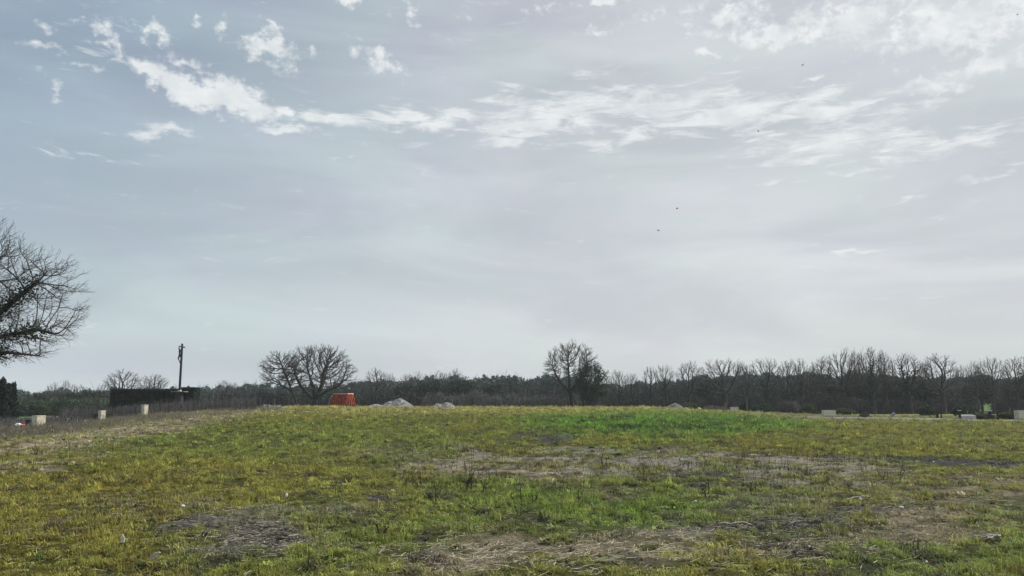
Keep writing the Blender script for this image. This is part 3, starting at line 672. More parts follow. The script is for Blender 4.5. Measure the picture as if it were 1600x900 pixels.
proto('round_b', 71, [ell(.6, 0, 6.8, 3.6, 3.6, 3.1), ell(-1.8, 0, 5.6, 2.6, 2.8, 2.2)], 2.8, 1000, .34, wig=.2)
proto('vase_b', 72, [ell(-1.2, 0, 7.2, 2.8, 3, 2.7), ell(1.8, 0, 7.0, 2.4, 2.6, 2.2), ell(.4, 0, 4.6, 3, 3, 1.3)], 2.2, 1000, .32, up=.1, wig=.2)
proto('wide_b', 73, [ell(2.2, 0, 6.6, 3.2, 3, 2.8), ell(-2.2, 0, 7.4, 3, 3, 2.5), ell(-3, 0, 5, 2.4, 2.4, 1.2)], 3.2, 1200, .36, up=.03, wig=.24)
proto('gnarled_b', 74, [ell(1.6, 0, 7.8, 2.4, 2.2, 2.0), ell(-1.8, 0, 6.6, 2.4, 2.2, 2.2), ell(2.4, 0, 4.8, 2.0, 2, 1.0)], 3.8, 800, .34, up=.03, wig=.28)
proto('ivied_b', 75, [ell(.4, 0, 7.0, 3.2, 3.2, 2.9), ell(1.6, 0, 4.8, 2.4, 2.6, 1.8)], 2.6, 1000, .34, ivy=.075, wig=.2)
print('trees', time.time() - t0)
G1 = 'bare trees standing in the line at the field edge'
def row_tree(px, d, py_top, wpx, kind, rz, label, name='bare_tree', zoff=0, group=G1):
    kit, w_, h_ = protos[kind]; p = at(px, d); p.z += zoff; top = pt(px, py_top, d).z
    sx = (wpx / 2) / F * d / w_; sz = (top - p.z) / h_
    return place_tree(kit, name, p, sx, sz, R(rz), label, 'tree', group)
rows = [
 (83, 150, 597, 24, 'round', 20, 'bare tree with a small round crown on a tall straight trunk, far left'),
 (101, 170, 593, 13, 'tall', 40, 'slender bare tree just right of the small round crowned one, far left'),
 (114, 175, 600, 13, 'tall', 130, 'second thin bare tree right of the small round crowned one'),
 (128, 172, 601, 20, 'vase', 50, 'low wide bare tree between the thin pair and the hedge'),
 (161, 140, 599, 22, 'gnarled', 30, 'short bare tree at the left end of the dark hedge'),
 (190, 150, 577, 46, 'open', 200, 'bare tree with thin spreading branches above the left part of the hedge'),
 (237, 150, 585, 48, 'vase', 120, 'dense bare tree rising over the middle of the dark hedge'),
 (357, 155, 595, 42, 'wide', 70, 'broad low bare oak between the crucifix and the domed oak'),
 (395, 170, 603, 34, 'round', 100, 'small bare tree in the wood left of the domed oak'),
 (440, 168, 606, 34, 'vase', 170, 'low bare tree seen under the leaning tree'),
 (566, 150, 594, 28, 'round', 60, 'small bare tree right behind the red skip'),
 (587, 155, 575, 34, 'open', 250, 'tall thin bare tree between the red skip and the big gravel heap'),
 (608, 160, 583, 20, 'tall', 10, 'narrow bare tree above the left slope of the big gravel heap'),
 (637, 175, 584, 26, 'tall', 80, 'narrow bare tree above the big gravel heap'),
 (654, 178, 581, 34, 'round', 140, 'bare crown over the evergreens right of the big gravel heap'),
 (679, 176, 579, 30, 'gnarled', 30, 'bare crown over the evergreens above the second gravel heap'),
 (697, 180, 582, 26, 'vase', 220, 'bare crown just left of the tallest crown over the brambles'),
 (713, 174, 576, 28, 'wide', 310, 'tallest bare crown over the pale bramble thicket'),
 (744, 185, 590, 30, 'round', 12, 'low bare tree beyond the right end of the pale brambles'),
 (786, 196, 592, 26, 'vase', 77, 'faint bare tree in the far wood, midway to the tallest oak'),
 (826, 190, 592, 30, 'open', 33, 'faint bare tree in the far wood, just left of the tallest oak'),
 (968, 150, 578, 30, 'round', 160, 'bare tree standing free right of the dark leafy tree, left of a pair'),
 (986, 154, 583, 26, 'vase', 20, 'right hand bare tree of the pair beside the dark leafy tree'),
 (1017, 152, 573, 26, 'tall', 90, 'bare tree left of the grey earth heap at right of the green patch'),
 (1041, 154, 570, 28, 'gnarled', 200, 'bare tree directly over the grey earth heap'),
 (1077, 150, 565, 42, 'round', 280, 'bare tree above the green mound beside the earth heap'),
 (1132, 147, 561, 66, 'wide', 0, 'widest bare oak of the right hand line, crown like a low dome'),
 (1166, 160, 566, 34, 'vase', 45, 'bare tree filling the gap right of the widest oak'),
 (1200, 150, 559, 46, 'gnarled', 130, 'bare tree with a knotted forked top, left of the pale concrete box'),
 (1232, 152, 562, 38, 'round', 330, 'bare tree with ragged branches, second left from the pale concrete box'),
 (1253, 156, 560, 24, 'tall', 220, 'narrow upright bare tree nearest left of the one over the box'),
 (1272, 148, 572, 40, 'wide', 260, 'bare tree with long level lower branches beside the concrete box'),
 (1288, 155, 557, 38, 'open', 60, 'thin bare tree just behind the pale concrete box'),
 (1318, 152, 545, 46, 'vase', 150, 'tall bare tree with upright limbs right of the concrete box'),
 (1340, 160, 548, 34, 'round', 95, 'bare tree wedged between the tall upright one and the ivied one'),
 (1364, 146, 543, 50, 'ivied', 240, 'tallest ivy covered tree of the right hand line'),
 (1385, 150, 548, 32, 'ivied', 20, 'narrower ivy covered tree beside the tallest ivied one'),
 (1422, 150, 552, 50, 'ivied', 130, 'bushy ivy covered tree left of the spreading oak over the posts'),
 (1447, 160, 566, 26, 'vase', 15, 'small bare tree between the bushy ivied tree and the spreading oak'),
 (1474, 147, 554, 62, 'round', 180, 'spreading bare oak standing over the dark double post'),
 (1507, 158, 570, 26, 'tall', 110, 'small bare tree between the spreading oak and the meadow gap'),
 (1527, 152, 563, 32, 'gnarled', 75, 'ivied bare tree on the left side of the bright meadow gap'),
 (1552, 148, 559, 44, 'wide', 190, 'forked bare tree on the right side of the bright meadow gap'),
 (1590, 150, 558, 42, 'round', 250, 'bare tree at the right edge of the photo over the big pale box'),
 (1622, 150, 556, 46, 'vase', 205, 'bare tree cut by the right edge of the photo'),
]
for i_, r_ in enumerate(rows):
    r_ = list(r_); r_[3] *= 1.14
    if i_ % 2 and r_[4] + '_b' in protos: r_[4] += '_b'
    row_tree(*r_)
ever = [
 (632, 168, 597, 46, 'dark evergreen behind the big gravel heap'),
 (672, 170, 592, 56, 'wide dark evergreen behind the second gravel heap'),
 (722, 168, 590, 60, 'grey green evergreen at the left end of the bramble thicket'),
 (770, 176, 597, 50, 'low evergreen over the middle of the bramble thicket'),
 (1112, 162, 590, 54, 'dark evergreen behind the widest oak of the right hand line'),
 (1275, 166, 584, 78, 'rounded dark evergreen behind the pale concrete box'),
 (1345, 164, 578, 60, 'dark evergreen behind the tallest ivied tree'),
 (1402, 160, 590, 56, 'dark evergreen left of the bushy ivied tree'),
 (1448, 158, 590, 60, 'dark evergreen behind the dark double post'),
 (1534, 168, 583, 52, 'rounded dark evergreen just above the meadow gap'),
 (1596, 160, 588, 60, 'dark evergreen at the right edge behind the big pale box'),
 (70, 165, 612, 50, 'dark evergreen behind the small round crowned tree at far left'),
 (112, 150, 611, 44, 'rounded dark evergreen under the thin pair of trees at far left'),
 (142, 152, 608, 44, 'dark evergreen left of the dark clipped hedge'),
]
for i, (px, d, py, wpx, lab) in enumerate(ever): row_tree(px, d, py, wpx, 'bushy', i * 77, lab, 'evergreen_tree', group='evergreen trees beyond the field')

# ------------------------------------------------------------------ conifers at far left
def conifer(px, d, py_top, wpx, seed, label):
    g = np.random.default_rng(seed); p = at(px, d); h = pt(px, py_top, d).z - p.z; w_ = wpx / 2 / F * d
    root = empty('conifer_tree', p, 0, label, 'tree', 'conifers at the left edge')
    MB().tube([(0, 0, -.2), (0, 0, h * .5), (0, 0, h * .97)], [.18, .11, .02], 7).build('trunk', M['bark'], root, smooth=True)
    Pa = []; Pb = []; Q = []
    for k in range(130):
        z = h * (.12 + .86 * k / 130); L = w_ * (1 - (z / h)) ** .8 * g.uniform(.7, 1.15) + .12; a_ = k * 2.4 + g.uniform(-.3, .3)
        e = np.array([math.cos(a_) * L, math.sin(a_) * L, z - L * .18]); Pa.append((0, 0, z)); Pb.append(e)
        t = g.uniform(.1, 1, 26)[:, None]; Q.append(np.array([0, 0, z]) * (1 - t) + e * t + g.normal(0, .07, (26, 3)) * (1.3 - t))
    V, Fq_ = prisms(np.array(Pa), np.array(Pb), np.full(130, .02), np.full(130, .006)); link('branches', nmesh('conifer_branch', V, Fq_, M['bark']), root)
    V, Fq_ = quads(np.concatenate(Q), .17, g, 1.8); link('foliage', nmesh('conifer_foliage', V, Fq_, M['conifer']), root)
conifer(2, 82, 590, 30, 1, 'tallest dark conifer, cut by the left edge of the photo')
conifer(11, 84, 599, 24, 2, 'shorter dark conifer in the middle of the left edge group')
conifer(19, 86, 598, 20, 3, 'rightmost dark conifer of the left edge group')

# ------------------------------------------------------------------ far wood as a mass, and undergrowth
def wood(name, label, px0, px1, d0, d1_, tops, nq, ns, size, mats, seed, base=None, cat='wood', gap=None, ln=1.4):
    g = np.random.default_rng(seed); tx, ty = zip(*tops)
    px = g.uniform(px0, px1, nq); d = g.uniform(d0, d1_, nq); x = (px - 800) / F * d * .99
    top = CAMZ + (630 - (np.interp(px, tx, ty) + (fbm(px * .07, d * .05, seed, 4) - .5) * 22 - (fbm(px * .30, d * .01, seed + 9, 2) - .5) * 5)) / F * d; z0 = Hs(x, d)
    u_ = g.uniform(0, 1, nq) ** .85; z = z0 + (top - z0) * u_
    x = x + g.normal(0, .2, nq); k = np.ones(nq, bool)
    if gap: k &= ~((px > gap[0]) & (px < gap[1]) & (z < CAMZ + (630 - gap[2]) / F * d))
    V, Fq_ = quads(np.stack([x, d, z], -1)[k], size, g, 1.3); mi = np.zeros(len(Fq_), int)
    px = g.uniform(px0, px1, ns); d = g.uniform(d0, d1_, ns); x = (px - 800) / F * d * .99; z0 = Hs(x, d)
    top = CAMZ + (630 - (np.interp(px, tx, ty) + (fbm(px * .07, d * .05, seed, 4) - .5) * 22 - (fbm(px * .30, d * .01, seed + 9, 2) - .5) * 5 - g.exponential(2.2, ns))) / F * d
    z1 = z0 + (top - z0) * g.uniform(.25, 1, ns) ** .6; L = ln * g.uniform(.5, 1.6, ns)
    k = np.ones(ns, bool)
    if gap: k &= ~((px > gap[0]) & (px < gap[1]) & (z1 < CAMZ + (630 - gap[2]) / F * d))
    Pb = np.stack([x, d, z1], -1)[k]; dr = g.normal(0, .35, Pb.shape); dr[:, 2] = 1; Pa = Pb - dr / np.linalg.norm(dr, axis=1, keepdims=True) * L[k][:, None]
    V2, F2 = prisms(Pa, Pb, np.full(len(Pa), .045), np.full(len(Pa), .012))
    me = nmesh(name, np.concatenate([V, V2]), np.concatenate([Fq_, F2 + len(V)]), mats, np.concatenate([mi, np.ones(len(F2), int)]))
    return tag(link(name, me), label, cat, kind='stuff')
GAP = (1527, 1552, 616)
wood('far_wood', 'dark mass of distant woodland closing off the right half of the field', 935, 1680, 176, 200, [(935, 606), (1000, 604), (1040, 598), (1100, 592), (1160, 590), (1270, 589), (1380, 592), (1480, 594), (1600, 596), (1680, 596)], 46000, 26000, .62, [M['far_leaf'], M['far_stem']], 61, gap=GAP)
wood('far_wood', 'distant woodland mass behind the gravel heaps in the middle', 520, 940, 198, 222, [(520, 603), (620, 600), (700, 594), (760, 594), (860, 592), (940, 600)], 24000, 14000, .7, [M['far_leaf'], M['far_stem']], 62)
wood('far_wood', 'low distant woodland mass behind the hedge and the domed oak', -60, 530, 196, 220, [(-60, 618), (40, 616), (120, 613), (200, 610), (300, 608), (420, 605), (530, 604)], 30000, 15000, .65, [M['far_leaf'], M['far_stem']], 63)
wood('undergrowth', 'tangled dark undergrowth along the foot of the right hand trees', 935, 1680, 150, 158, [(935, 626), (1100, 622), (1250, 619), (1400, 624), (1680, 622)], 16000, 22000, .30, [M['ivy'], M['under_stem']], 64, gap=(1527, 1552, 600), cat='undergrowth')
wood('bramble_thicket', 'pale grey bramble thicket left of the tallest bare oak', 660, 905, 138, 146, [(660, 622), (720, 616), (800, 619), (850, 621), (905, 624)], 12000, 11000, .22, [M['bramble'], M['deadstem']], 65, cat='brambles', ln=.9)
wood('undergrowth', 'dark shadowy undergrowth between the domed oak and the big gravel heap', 330, 680, 140, 150, [(330, 620), (420, 618), (560, 616), (680, 620)], 10000, 12000, .32, [M['ivy'], M['under_stem']], 66, cat='undergrowth')
wood('undergrowth', 'green scrub behind the road at the far left', -30, 175, 128, 140, [(-30, 628), (30, 622), (80, 626), (175, 625)], 8000, 2500, .3, [M['shrub'], M['far_stem']], 67, cat='undergrowth')

# ------------------------------------------------------------------ shrubs one can tell apart
def shrub(px, d, py_top, wpx, mat, seed, label, n=2600, size=.16, name='shrub', stems=26, group='shrubs along the field edge'):
    g = np.random.default_rng(seed); p = at(px, d); h = max(.4, pt(px, py_top, d).z - p.z); w_ = wpx / 2 / F * d
    root = empty(name, p, 0, label, 'shrub', group)
    dd = g.normal(size=(n, 3)); dd /= np.linalg.norm(dd, axis=1, keepdims=True); rr = g.uniform(.2, 1, n) ** .5
    q = dd * rr[:, None]; lump = .72 + .56 * fbm(dd[:, 0] * 2 + 5, dd[:, 2] * 2 + dd[:, 1] * 2 + 5, seed, 3); q *= lump[:, None]
    q = q * np.array([w_, w_ * .9, h * .55]) + np.array([0, 0, h * .48]); q = q[q[:, 2] > 0]
    V, Fq_ = quads(q, size, g, 1.2); link('foliage', nmesh(name, V, Fq_, mat), root)
    a_ = g.uniform(0, 6.28, stems); r2 = g.uniform(.1, .9, stems) * w_; Pb = np.stack([np.cos(a_) * r2, np.sin(a_) * r2, h * g.uniform(.5, 1.02, stems)], -1); Pa = Pb * np.array([.15, .15, 0]) - np.array([0, 0, .1])
    V, Fq_ = prisms(Pa, Pb, np.full(stems, .03), np.full(stems, .008)); link('stems', nmesh('stems', V, Fq_, M['bark']), root)
for i, a_ in enumerate([
 (1076, 122, 629, 34, M['shrub'], 1, 'low green mound of scrub right of the grey earth heap'),
 (1118, 126, 634, 40, M['bramble'], 2, 'grey bramble clump left of the small two tone box'),
 (1233, 122, 627, 36, M['bramble'], 3, 'grey bramble clump left of the pale concrete box'),
 (1262, 124, 630, 26, M['shrub'], 4, 'small scrub bush touching the left of the pale concrete box'),
 (1318, 118, 638, 30, M['shrub'], 5, 'low green bush right of the pale concrete box'),
 (1448, 112, 634, 26, M['shrub'], 6, 'round bright shrub just left of the dark double post'),
 (1530, 92, 646, 46, M['shrub'], 7, 'green weeds spreading between the slab and the dark stumps'),
 (1575, 93, 644, 30, M['shrub'], 8, 'green weeds at the left foot of the big pale box'),
 (1190, 128, 630, 36, M['ivy'], 9, 'very dark bush under the knotted forked tree'),
 (1163, 124, 629, 18, M['ivy'], 10, 'small dark bush just right of the small two tone box'),
 (1500, 110, 636, 24, M['ivy'], 14, 'dark bush behind the low pale slab'),
 (934, 122, 633, 26, M['bramble'], 11, 'grey twiggy clump at the right foot of the dark leafy tree'),
 (28, 130, 626, 26, M['shrub'], 12, 'rounded green shrub right of the conifers'),
 (57, 128, 627, 34, M['evergreen'], 13, 'dark green shrub behind the nearest cream utility box'),
 (34, 126, 631, 22, M['evergreen'], 16, 'small dark shrub at the road near the conifers'),
 (66, 122, 632, 24, M['shrub'], 17, 'yellowish green shrub left of the tall trunk at far left'),
 (98, 128, 622, 38, M['evergreen'], 15, 'dark rounded shrub behind the wooden stakes')]):
    shrub(*a_)

# ------------------------------------------------------------------ clipped hedge round the crucifix
dH = 99
def hedge():
    g = np.random.default_rng(5); pL = at(172, dH); x0, x1 = pt(172, 620, dH).x, pt(304, 620, dH).x
    zt = pt(200, 608.5, dH).z; zt2 = pt(290, 606, dH).z; zb = min(H(x0, dH), H(x1, dH)) - .6
    root = empty('clipped_hedge', ((x0 + x1) / 2, dH + .7, zb + .4), 0, 'long dark clipped hedge with a flat top behind the crucifix', 'hedge')
    ox, oy, oz = root.location
    def block(a_, c_, y0, y1, z0, z1, n, nm):
        mb = MB().box(a_ + .12 - ox, c_ - .12 - ox, y0 + .12 - oy, y1 - .12 - oy, z0 - oz, z1 - .12 - oz); mb.build(nm + '_core', M['hedge'], root)
        Q = []
        def face(n_, f): Q.append(f(g.uniform(0, 1, n_), g.uniform(0, 1, n_)))
        face(n, lambda u, v: np.stack([a_ + (c_ - a_) * u, np.full_like(u, y0), z0 + (z1 - z0) * v], -1))
        face(n // 3, lambda u, v: np.stack([a_ + (c_ - a_) * u, y0 + (y1 - y0) * v, np.full_like(u, z1)], -1))
        for xx in (a_, c_): face(n // 5, lambda u, v: np.stack([np.full_like(u, xx), y0 + (y1 - y0) * u, z0 + (z1 - z0) * v], -1))
        face(n // 2, lambda u, v: np.stack([a_ + (c_ - a_) * u, np.full_like(u, y1), z0 + (z1 - z0) * v], -1))
        q = np.concatenate(Q); lump = (fbm(q[:, 0] * 1.6, q[:, 2] * 1.6, 4, 3) - .5) * .22
        q[:, 1] -= lump * .6; q += g.normal(0, .025, q.shape); q -= np.array([ox, oy, oz])
        V, Fq_ = quads(q, .13, g); link(nm, nmesh(nm, V, Fq_, M['hedge']), root)
    xm = pt(283, 620, dH).x
    block(x0, xm, dH, dH + 1.5, zb, zt, 17000, 'foliage'); block(xm, x1, dH - .1, dH + 1.6, zb, zt2, 4000, 'end_foliage')
hedge()

# ------------------------------------------------------------------ crucifix
def crucifix():
    d = dH - 1.6; p = at(279.5, d); top = pt(280, 537, d).z; plz = pt(280, 611.5, d).z
    root = empty('crucifix', p, 0, 'tall thin dark roadside crucifix with a hanging figure, rising above the hedge', 'crucifix'); h = top - p.z; pl = plz - p.z
    MB().box(-.45, .45, -.45, .45, -.3, pl - .10, .1, .1).build('pedestal', M['darkstone'], root, .03)
    MB().box(-.85, .85, -.6, .6, pl - .095, pl, .02, .02).build('plinth_slab', M['wood_post'], root, .02)
    MB().box(-.20, .20, -.20, .20, pl + .002, pl + .16, .04, .04).build('socket', M['concrete'], root, .02)
    MB().box(-.115, .115, -.115, .115, pl + .15, h, .02, .02).build('upright', M['iron'], root, .012)
    bar = Vector((.0, 1, 0)); fr = Vector((-bar.y, bar.x, 0)); zc = pt(280, 542, d).z - p.z
    V = []; L = .80
    o = MB()
    for sgn in (-1, 1):
        c = bar * (L * sgn)
        for a_, q in ((-.07, -.07), (.07, -.07), (.07, .07), (-.07, .07)): V.append(c + fr * a_ + Vector((0, 0, zc + q)))
    o.add(V, [(3, 2, 1, 0), (4, 5, 6, 7), (0, 1, 5, 4), (1, 2, 6, 5), (2, 3, 7, 6), (3, 0, 4, 7)]).build('crossbar', M['iron'], root, .01)
    # figure: one skinned body, arms raised to the bar, knees bent forward
    me = bpy.data.meshes.new('figure'); B = lambda s, f, z: bar * s + fr * f + Vector((0, 0, z))
    z0 = zc
    J = {'pel': (B(0, .22, z0 - .98), .115), 'bel': (B(0, .27, z0 - .80), .10), 'chest': (B(0, .26, z0 - .55), .14), 'neck': (B(0, .25, z0 - .34), .055), 'head': (B(.02, .33, z0 - .24), .085), 'crown': (B(.03, .36, z0 - .13), .07)}
    E = [('pel', 'bel'), ('bel', 'chest'), ('chest', 'neck'), ('neck', 'head'), ('head', 'crown')]
    for s, n_ in ((-1, 'a'), (1, 'b')):
        J['sh' + n_] = (B(.17 * s, .24, z0 - .40), .06); J['el' + n_] = (B(.42 * s, .22, z0 - .24), .042); J['wr' + n_] = (B(.66 * s, .12, z0 - .03), .03); J['ha' + n_] = (B(.72 * s, .10, z0 + .0), .028)
        J['hip' + n_] = (B(.09 * s, .22, z0 - 1.05), .085); J['kn' + n_] = (B(.06 * s, .40, z0 - 1.40), .06); J['an' + n_] = (B(.03 * s, .17, z0 - 1.80), .036); J['fo' + n_] = (B(.03 * s, .22, z0 - 1.95), .034)
        E += [('chest', 'sh' + n_), ('sh' + n_, 'el' + n_), ('el' + n_, 'wr' + n_), ('wr' + n_, 'ha' + n_), ('pel', 'hip' + n_), ('hip' + n_, 'kn' + n_), ('kn' + n_, 'an' + n_), ('an' + n_, 'fo' + n_)]
    ks = list(J); me.from_pydata([J[k][0] for k in ks], [(ks.index(a_), ks.index(c_)) for a_, c_ in E], []); me.materials.append(M['statue'])
    f = link('figure', me, root); sk = f.modifiers.new('skin', 'SKIN'); sv_ = me.skin_vertices[0].data
    for i, k in enumerate(ks): sv_[i].radius = (J[k][1], J[k][1]); sv_[i].use_root = (k == 'pel')
    sb = f.modifiers.new('sub', 'SUBSURF'); sb.levels = 1; sb.render_levels = 1
    mb = MB(); 
    V = []; 
    for z, r_ in ((z0 - .90, .15), (z0 - 1.02, .17), (z0 - 1.22, .15)):
        for j in range(8): t = j * math.pi / 4; V.append(B(math.cos(t) * r_, .23 + math.sin(t) * r_ * .85, z))
    mb.add(V, [(i * 8 + j, i * 8 + (j + 1) % 8, (i + 1) * 8 + (j + 1) % 8, (i + 1) * 8 + j) for i in range(2) for j in range(8)]).build('loincloth', M['statue'], root)
crucifix()

# ------------------------------------------------------------------ red skip
def skip():
    d = 107; p = at(536, d); zb = pt(536, 633.5, d).z; zt = pt(536, 615.5, d).z
    root = empty('upturned_skip', (p.x, p.y, zb), R(-24), 'rusty orange red ribbed metal skip standing upside down behind the crest', 'skip'); h = zt - zb
    bx, by, tx_, ty_ = 1.38, .85, 1.14, .62
    def lerp(a_, c_, t): return a_ + (c_ - a_) * t
    V = [(-bx, -by, .06), (bx, -by, .06), (bx, by, .06), (-bx, by, .06), (-tx_, -ty_, h), (tx_, -ty_, h), (tx_, ty_, h), (-tx_, ty_, h)]
    MB().add(V, [(0, 3, 2, 1), (4, 5, 6, 7), (0, 1, 5, 4), (1, 2, 6, 5), (2, 3, 7, 6), (3, 0, 4, 7)]).build('body', M['rust'], root, .03)
    def rib(f0, f1, nrm):
        a_ = Vector(f0); c_ = Vector(f1); n_ = Vector(nrm) * .11; t = Vector(nrm).cross(Vector((0, 0, 1))).normalized() * .07
        V = [a_ - t, a_ + t, a_ + t * .7 + n_, a_ - t * .7 + n_, c_ - t, c_ + t, c_ + t * .7 + n_, c_ - t * .7 + n_]
        MB().add(V, [(3, 2, 1, 0), (4, 5, 6, 7), (0, 1, 5, 4), (1, 2, 6, 5), (2, 3, 7, 6), (3, 0, 4, 7)]).build('rib', M['rust'], root)
    for i in range(8):
        t = -1 + 2 * (i + .5) / 8
        for s in (-1, 1): rib((bx * t, by * s, .1), (tx_ * t, ty_ * s, h - .06), (0, s, .2))
    for i in range(4):
        t = -1 + 2 * (i + .5) / 4
        for s in (-1, 1): rib((bx * s, by * t, .1), (tx_ * s, ty_ * t, h - .06), (s, 0, .2))
    MB().box(-tx_ - .05, tx_ + .05, -ty_ - .05, ty_ + .05, h - .05, h + .07, .02, .02).build('top_rim', M['rim'], root, .015)
    for s in (-1, 1): MB().box(-bx - .04, bx + .04, s * by - .06, s * by + .06, 0, .1).build('bottom_rail', M['rust'], root, .01)
    MB().tube([(-bx - .38, -by + .1, -.1), (-bx - .20, -by + .1, h * .55), (-tx_ - .10, -ty_, h * .85)], [.035, .035, .03], 6).build('leaning_bar', M['rim'], root)
skip()

# ------------------------------------------------------------------ heaps
def heap(px0, px1, d, py_top, peaks, mat, seed, name, label, cat, ns=2600, ssize=.12, depth=.7, smat=None):
    g = np.random.default_rng(seed); xa = (px0 - 800) / F * d * .99; xb = (px1 - 800) / F * d * .99; cx = (xa + xb) / 2; hw = (xb - xa) / 2; zb = H(cx, d) - .15; h = pt(px0, py_top, d).z - zb
    root = empty(name, (cx, d, zb), 0, label, cat)
    N_ = 44; u = np.linspace(-1.05, 1.05, N_); U, Vv = np.meshgrid(u, u); q = np.zeros_like(U)
    for (pc, ph, pw) in peaks: q = np.maximum(q, ph * np.clip(1 - (((U - pc) / pw) ** 2 + (Vv / .95) ** 2) ** .72, 0, 1) ** .95)
    q = q * (.86 + .28 * fbm(U * 3 + 7, Vv * 3 + 7, seed, 3)) + (fbm(U * 9 + 3, Vv * 9, seed + 3, 3) - .5) * .06 * (q > .01); q[q < .01] = -.05
    Xx = U * hw; Yy = Vv * hw * depth; Zz = q * h
    ii = np.arange(N_ * N_).reshape(N_, N_); Fq_ = np.stack([ii[:-1, :-1], ii[:-1, 1:], ii[1:, 1:], ii[1:, :-1]], -1).reshape(-1, 4)
    link('mound', nmesh('mound', np.stack([Xx, Yy, Zz], -1), Fq_, mat, smooth=True), root)
    sel = np.where((q > .02).ravel())[0]; s_ = g.choice(sel, ns); Pc = np.stack([Xx.ravel()[s_], Yy.ravel()[s_], Zz.ravel()[s_]], -1) + g.normal(0, 1, (ns, 3)) * np.array([hw * .02, hw * .02, .02])
    # little stones: squashed octahedra
    oc = np.array([(1, 0, 0), (0, 1, 0), (-1, 0, 0), (0, -1, 0), (0, 0, .7), (0, 0, -.7)]); of = np.array([(0, 1, 4), (1, 2, 4), (2, 3, 4), (3, 0, 4), (1, 0, 5), (2, 1, 5), (3, 2, 5), (0, 3, 5)])
    sz = ssize * g.uniform(.3, 1.2, (ns, 1, 1)) * .5; Vs = Pc[:, None, :] + oc[None] * sz * g.uniform(.6, 1.3, (ns, 6, 1)); Fs_ = (of[None] + (np.arange(ns) * 6)[:, None, None]).reshape(-1, 3)
    o = link('stones', nmesh('stones', Vs.reshape(-1, 3), Fs_, smat or M['stone']), root); o['kind'] = 'stuff'
heap(592, 650, 103, 623.0, [(.12, 1.0, .88), (-.35, .78, .66)], M['stone'], 1, 'gravel_heap', 'tallest pale grey gravel heap, at the crest right of the red skip', 'gravel heap')
heap(568, 612, 102, 631.8, [(-.1, 1, 1.0), (.5, .8, .6)], M['stone'], 2, 'gravel_heap', 'low grey gravel bank joining the left foot of the tallest heap', 'gravel heap', 1200)
heap(669, 716, 103, 628.8, [(.25, 1, .75), (-.3, .8, .7)], M['stone'], 3, 'gravel_heap', 'smaller grey gravel heap standing apart right of the tallest one', 'gravel heap', 1800)
heap(1036, 1072, 108, 630.5, [(.0, 1, 1.0)], noisemat('grey_earth', (.10, .10, .105), (.22, .215, .21), 2), 4, 'earth_heap', 'rounded dark grey earth heap beyond the bright green patch', 'earth heap', 900)
heap(1338, 1362, 98, 643.5, [(0, 1, 1)], M['darkstone'], 5, 'soil_heap', 'small black soil heap at the right beyond the gravel track', 'soil heap', 500, smat=M['darkstone'])
heap(404, 452, 102, 633.0, [(-.45, 1, .5), (.2, .8, .55), (.7, .55, .3)], M['concrete'], 6, 'rubble_heap', 'low pale rubble heap along the crest left of the leaning tree', 'rubble', 700, .3)
heap(455, 560, 104, 635.2, [(-.6, .7, .4), (0, .8, .5), (.7, .6, .4)], M['concrete'], 8, 'rubble_bank', 'thin pale rubble bank at the foot of the domed oak and red skip', 'rubble', 900, .2, .12)
heap(1388, 1402, 99, 644.5, [(0, 1, 1)], M['stone'], 7, 'rubble_heap', 'tiny pale stone heap right of the black soil heap', 'rubble', 200, .2)

# ------------------------------------------------------------------ utility boxes
def ubox(px, py_base, py_top, wpx, d, label, rz=38, dark=False, split=.45, dm=None, group='utility boxes round the field', name='utility_box'):
    X_ = (px - 800) / F * d * .99; zb = pt(px, py_base, d).z; zt = pt(px, py_top, d).z; g0 = H(X_, d)
    h = zt - g0; W = wpx / F * d
    a_ = R(abs(rz)); A_ = W * .62 / max(math.cos(a_), .3); B_ = W * .38 / max(math.sin(a_), .35)
    if abs(rz) < 12: A_ = W; B_ = W * .5
    root = empty(name, (X_, d, g0), R(rz), label, 'utility box' if name == 'utility_box' else name.replace('_', ' '), group)
    mb, md = (M['darkbox'], M['darkbox']) if dark else (M['cream'], M['creamdoor'])
    if dm: mb, md = dm
    MB().box(-A_ / 2 + .02, A_ / 2 - .02, -B_ / 2 + .02, B_ / 2 - .02, -.3, .10).build('base', M['darkbox'] if dark else M['concrete'], root)
    MB().box(-A_ / 2, A_ / 2, -B_ / 2, B_ / 2, .102, h - .05).build('body', mb, root, .015)
    MB().box(-A_ / 2 + .05, A_ / 2 - .05, -B_ / 2 - .018, -B_ / 2 + .01, .16, h - .10).build('door', md, root, .008)
    MB().box(-A_ / 2 - .025, A_ / 2 + .025, -B_ / 2 - .035, B_ / 2 + .025, h - .048, h, .02, .02).build('cap', mb, root, .01)
    MB().box(A_ / 2 - .14, A_ / 2 - .09, -B_ / 2 - .04, -B_ / 2 - .016, h * .5, h * .5 + .1).build('latch', M['darkbox'], root)
    return root
ubox(63, 670, 649.5, 20, 62, 'largest cream utility box at the far left, a dark box at its side', rz=-35)
ubox(47.5, 671, 655.5, 8, 62.8, 'dark narrow box tight against the left of the largest cream box', dark=True, rz=-10)
ubox(160.5, 657, 641.5, 11, 82, 'cream utility box with a dark box on its left, second from the left edge', rz=-35)
ubox(152.5, 658, 646, 8, 83, 'dark low box beside the second cream utility box', dark=True, rz=-10)
ubox(227, 648, 632.5, 10, 83, 'cream utility box standing alone in front of the dark hedge', rz=-35)
ubox(329, 638, 626.5, 7, 104, 'smallest cream utility box, on the rise right of the hedge', rz=-30)
ubox(1147, 643, 636, 12, 108, 'small two tone box with grey top under the right hand trees', rz=-8)
ubox(1294, 650, 641, 19, 98, 'wide pale concrete box behind the gravel track', rz=-6)
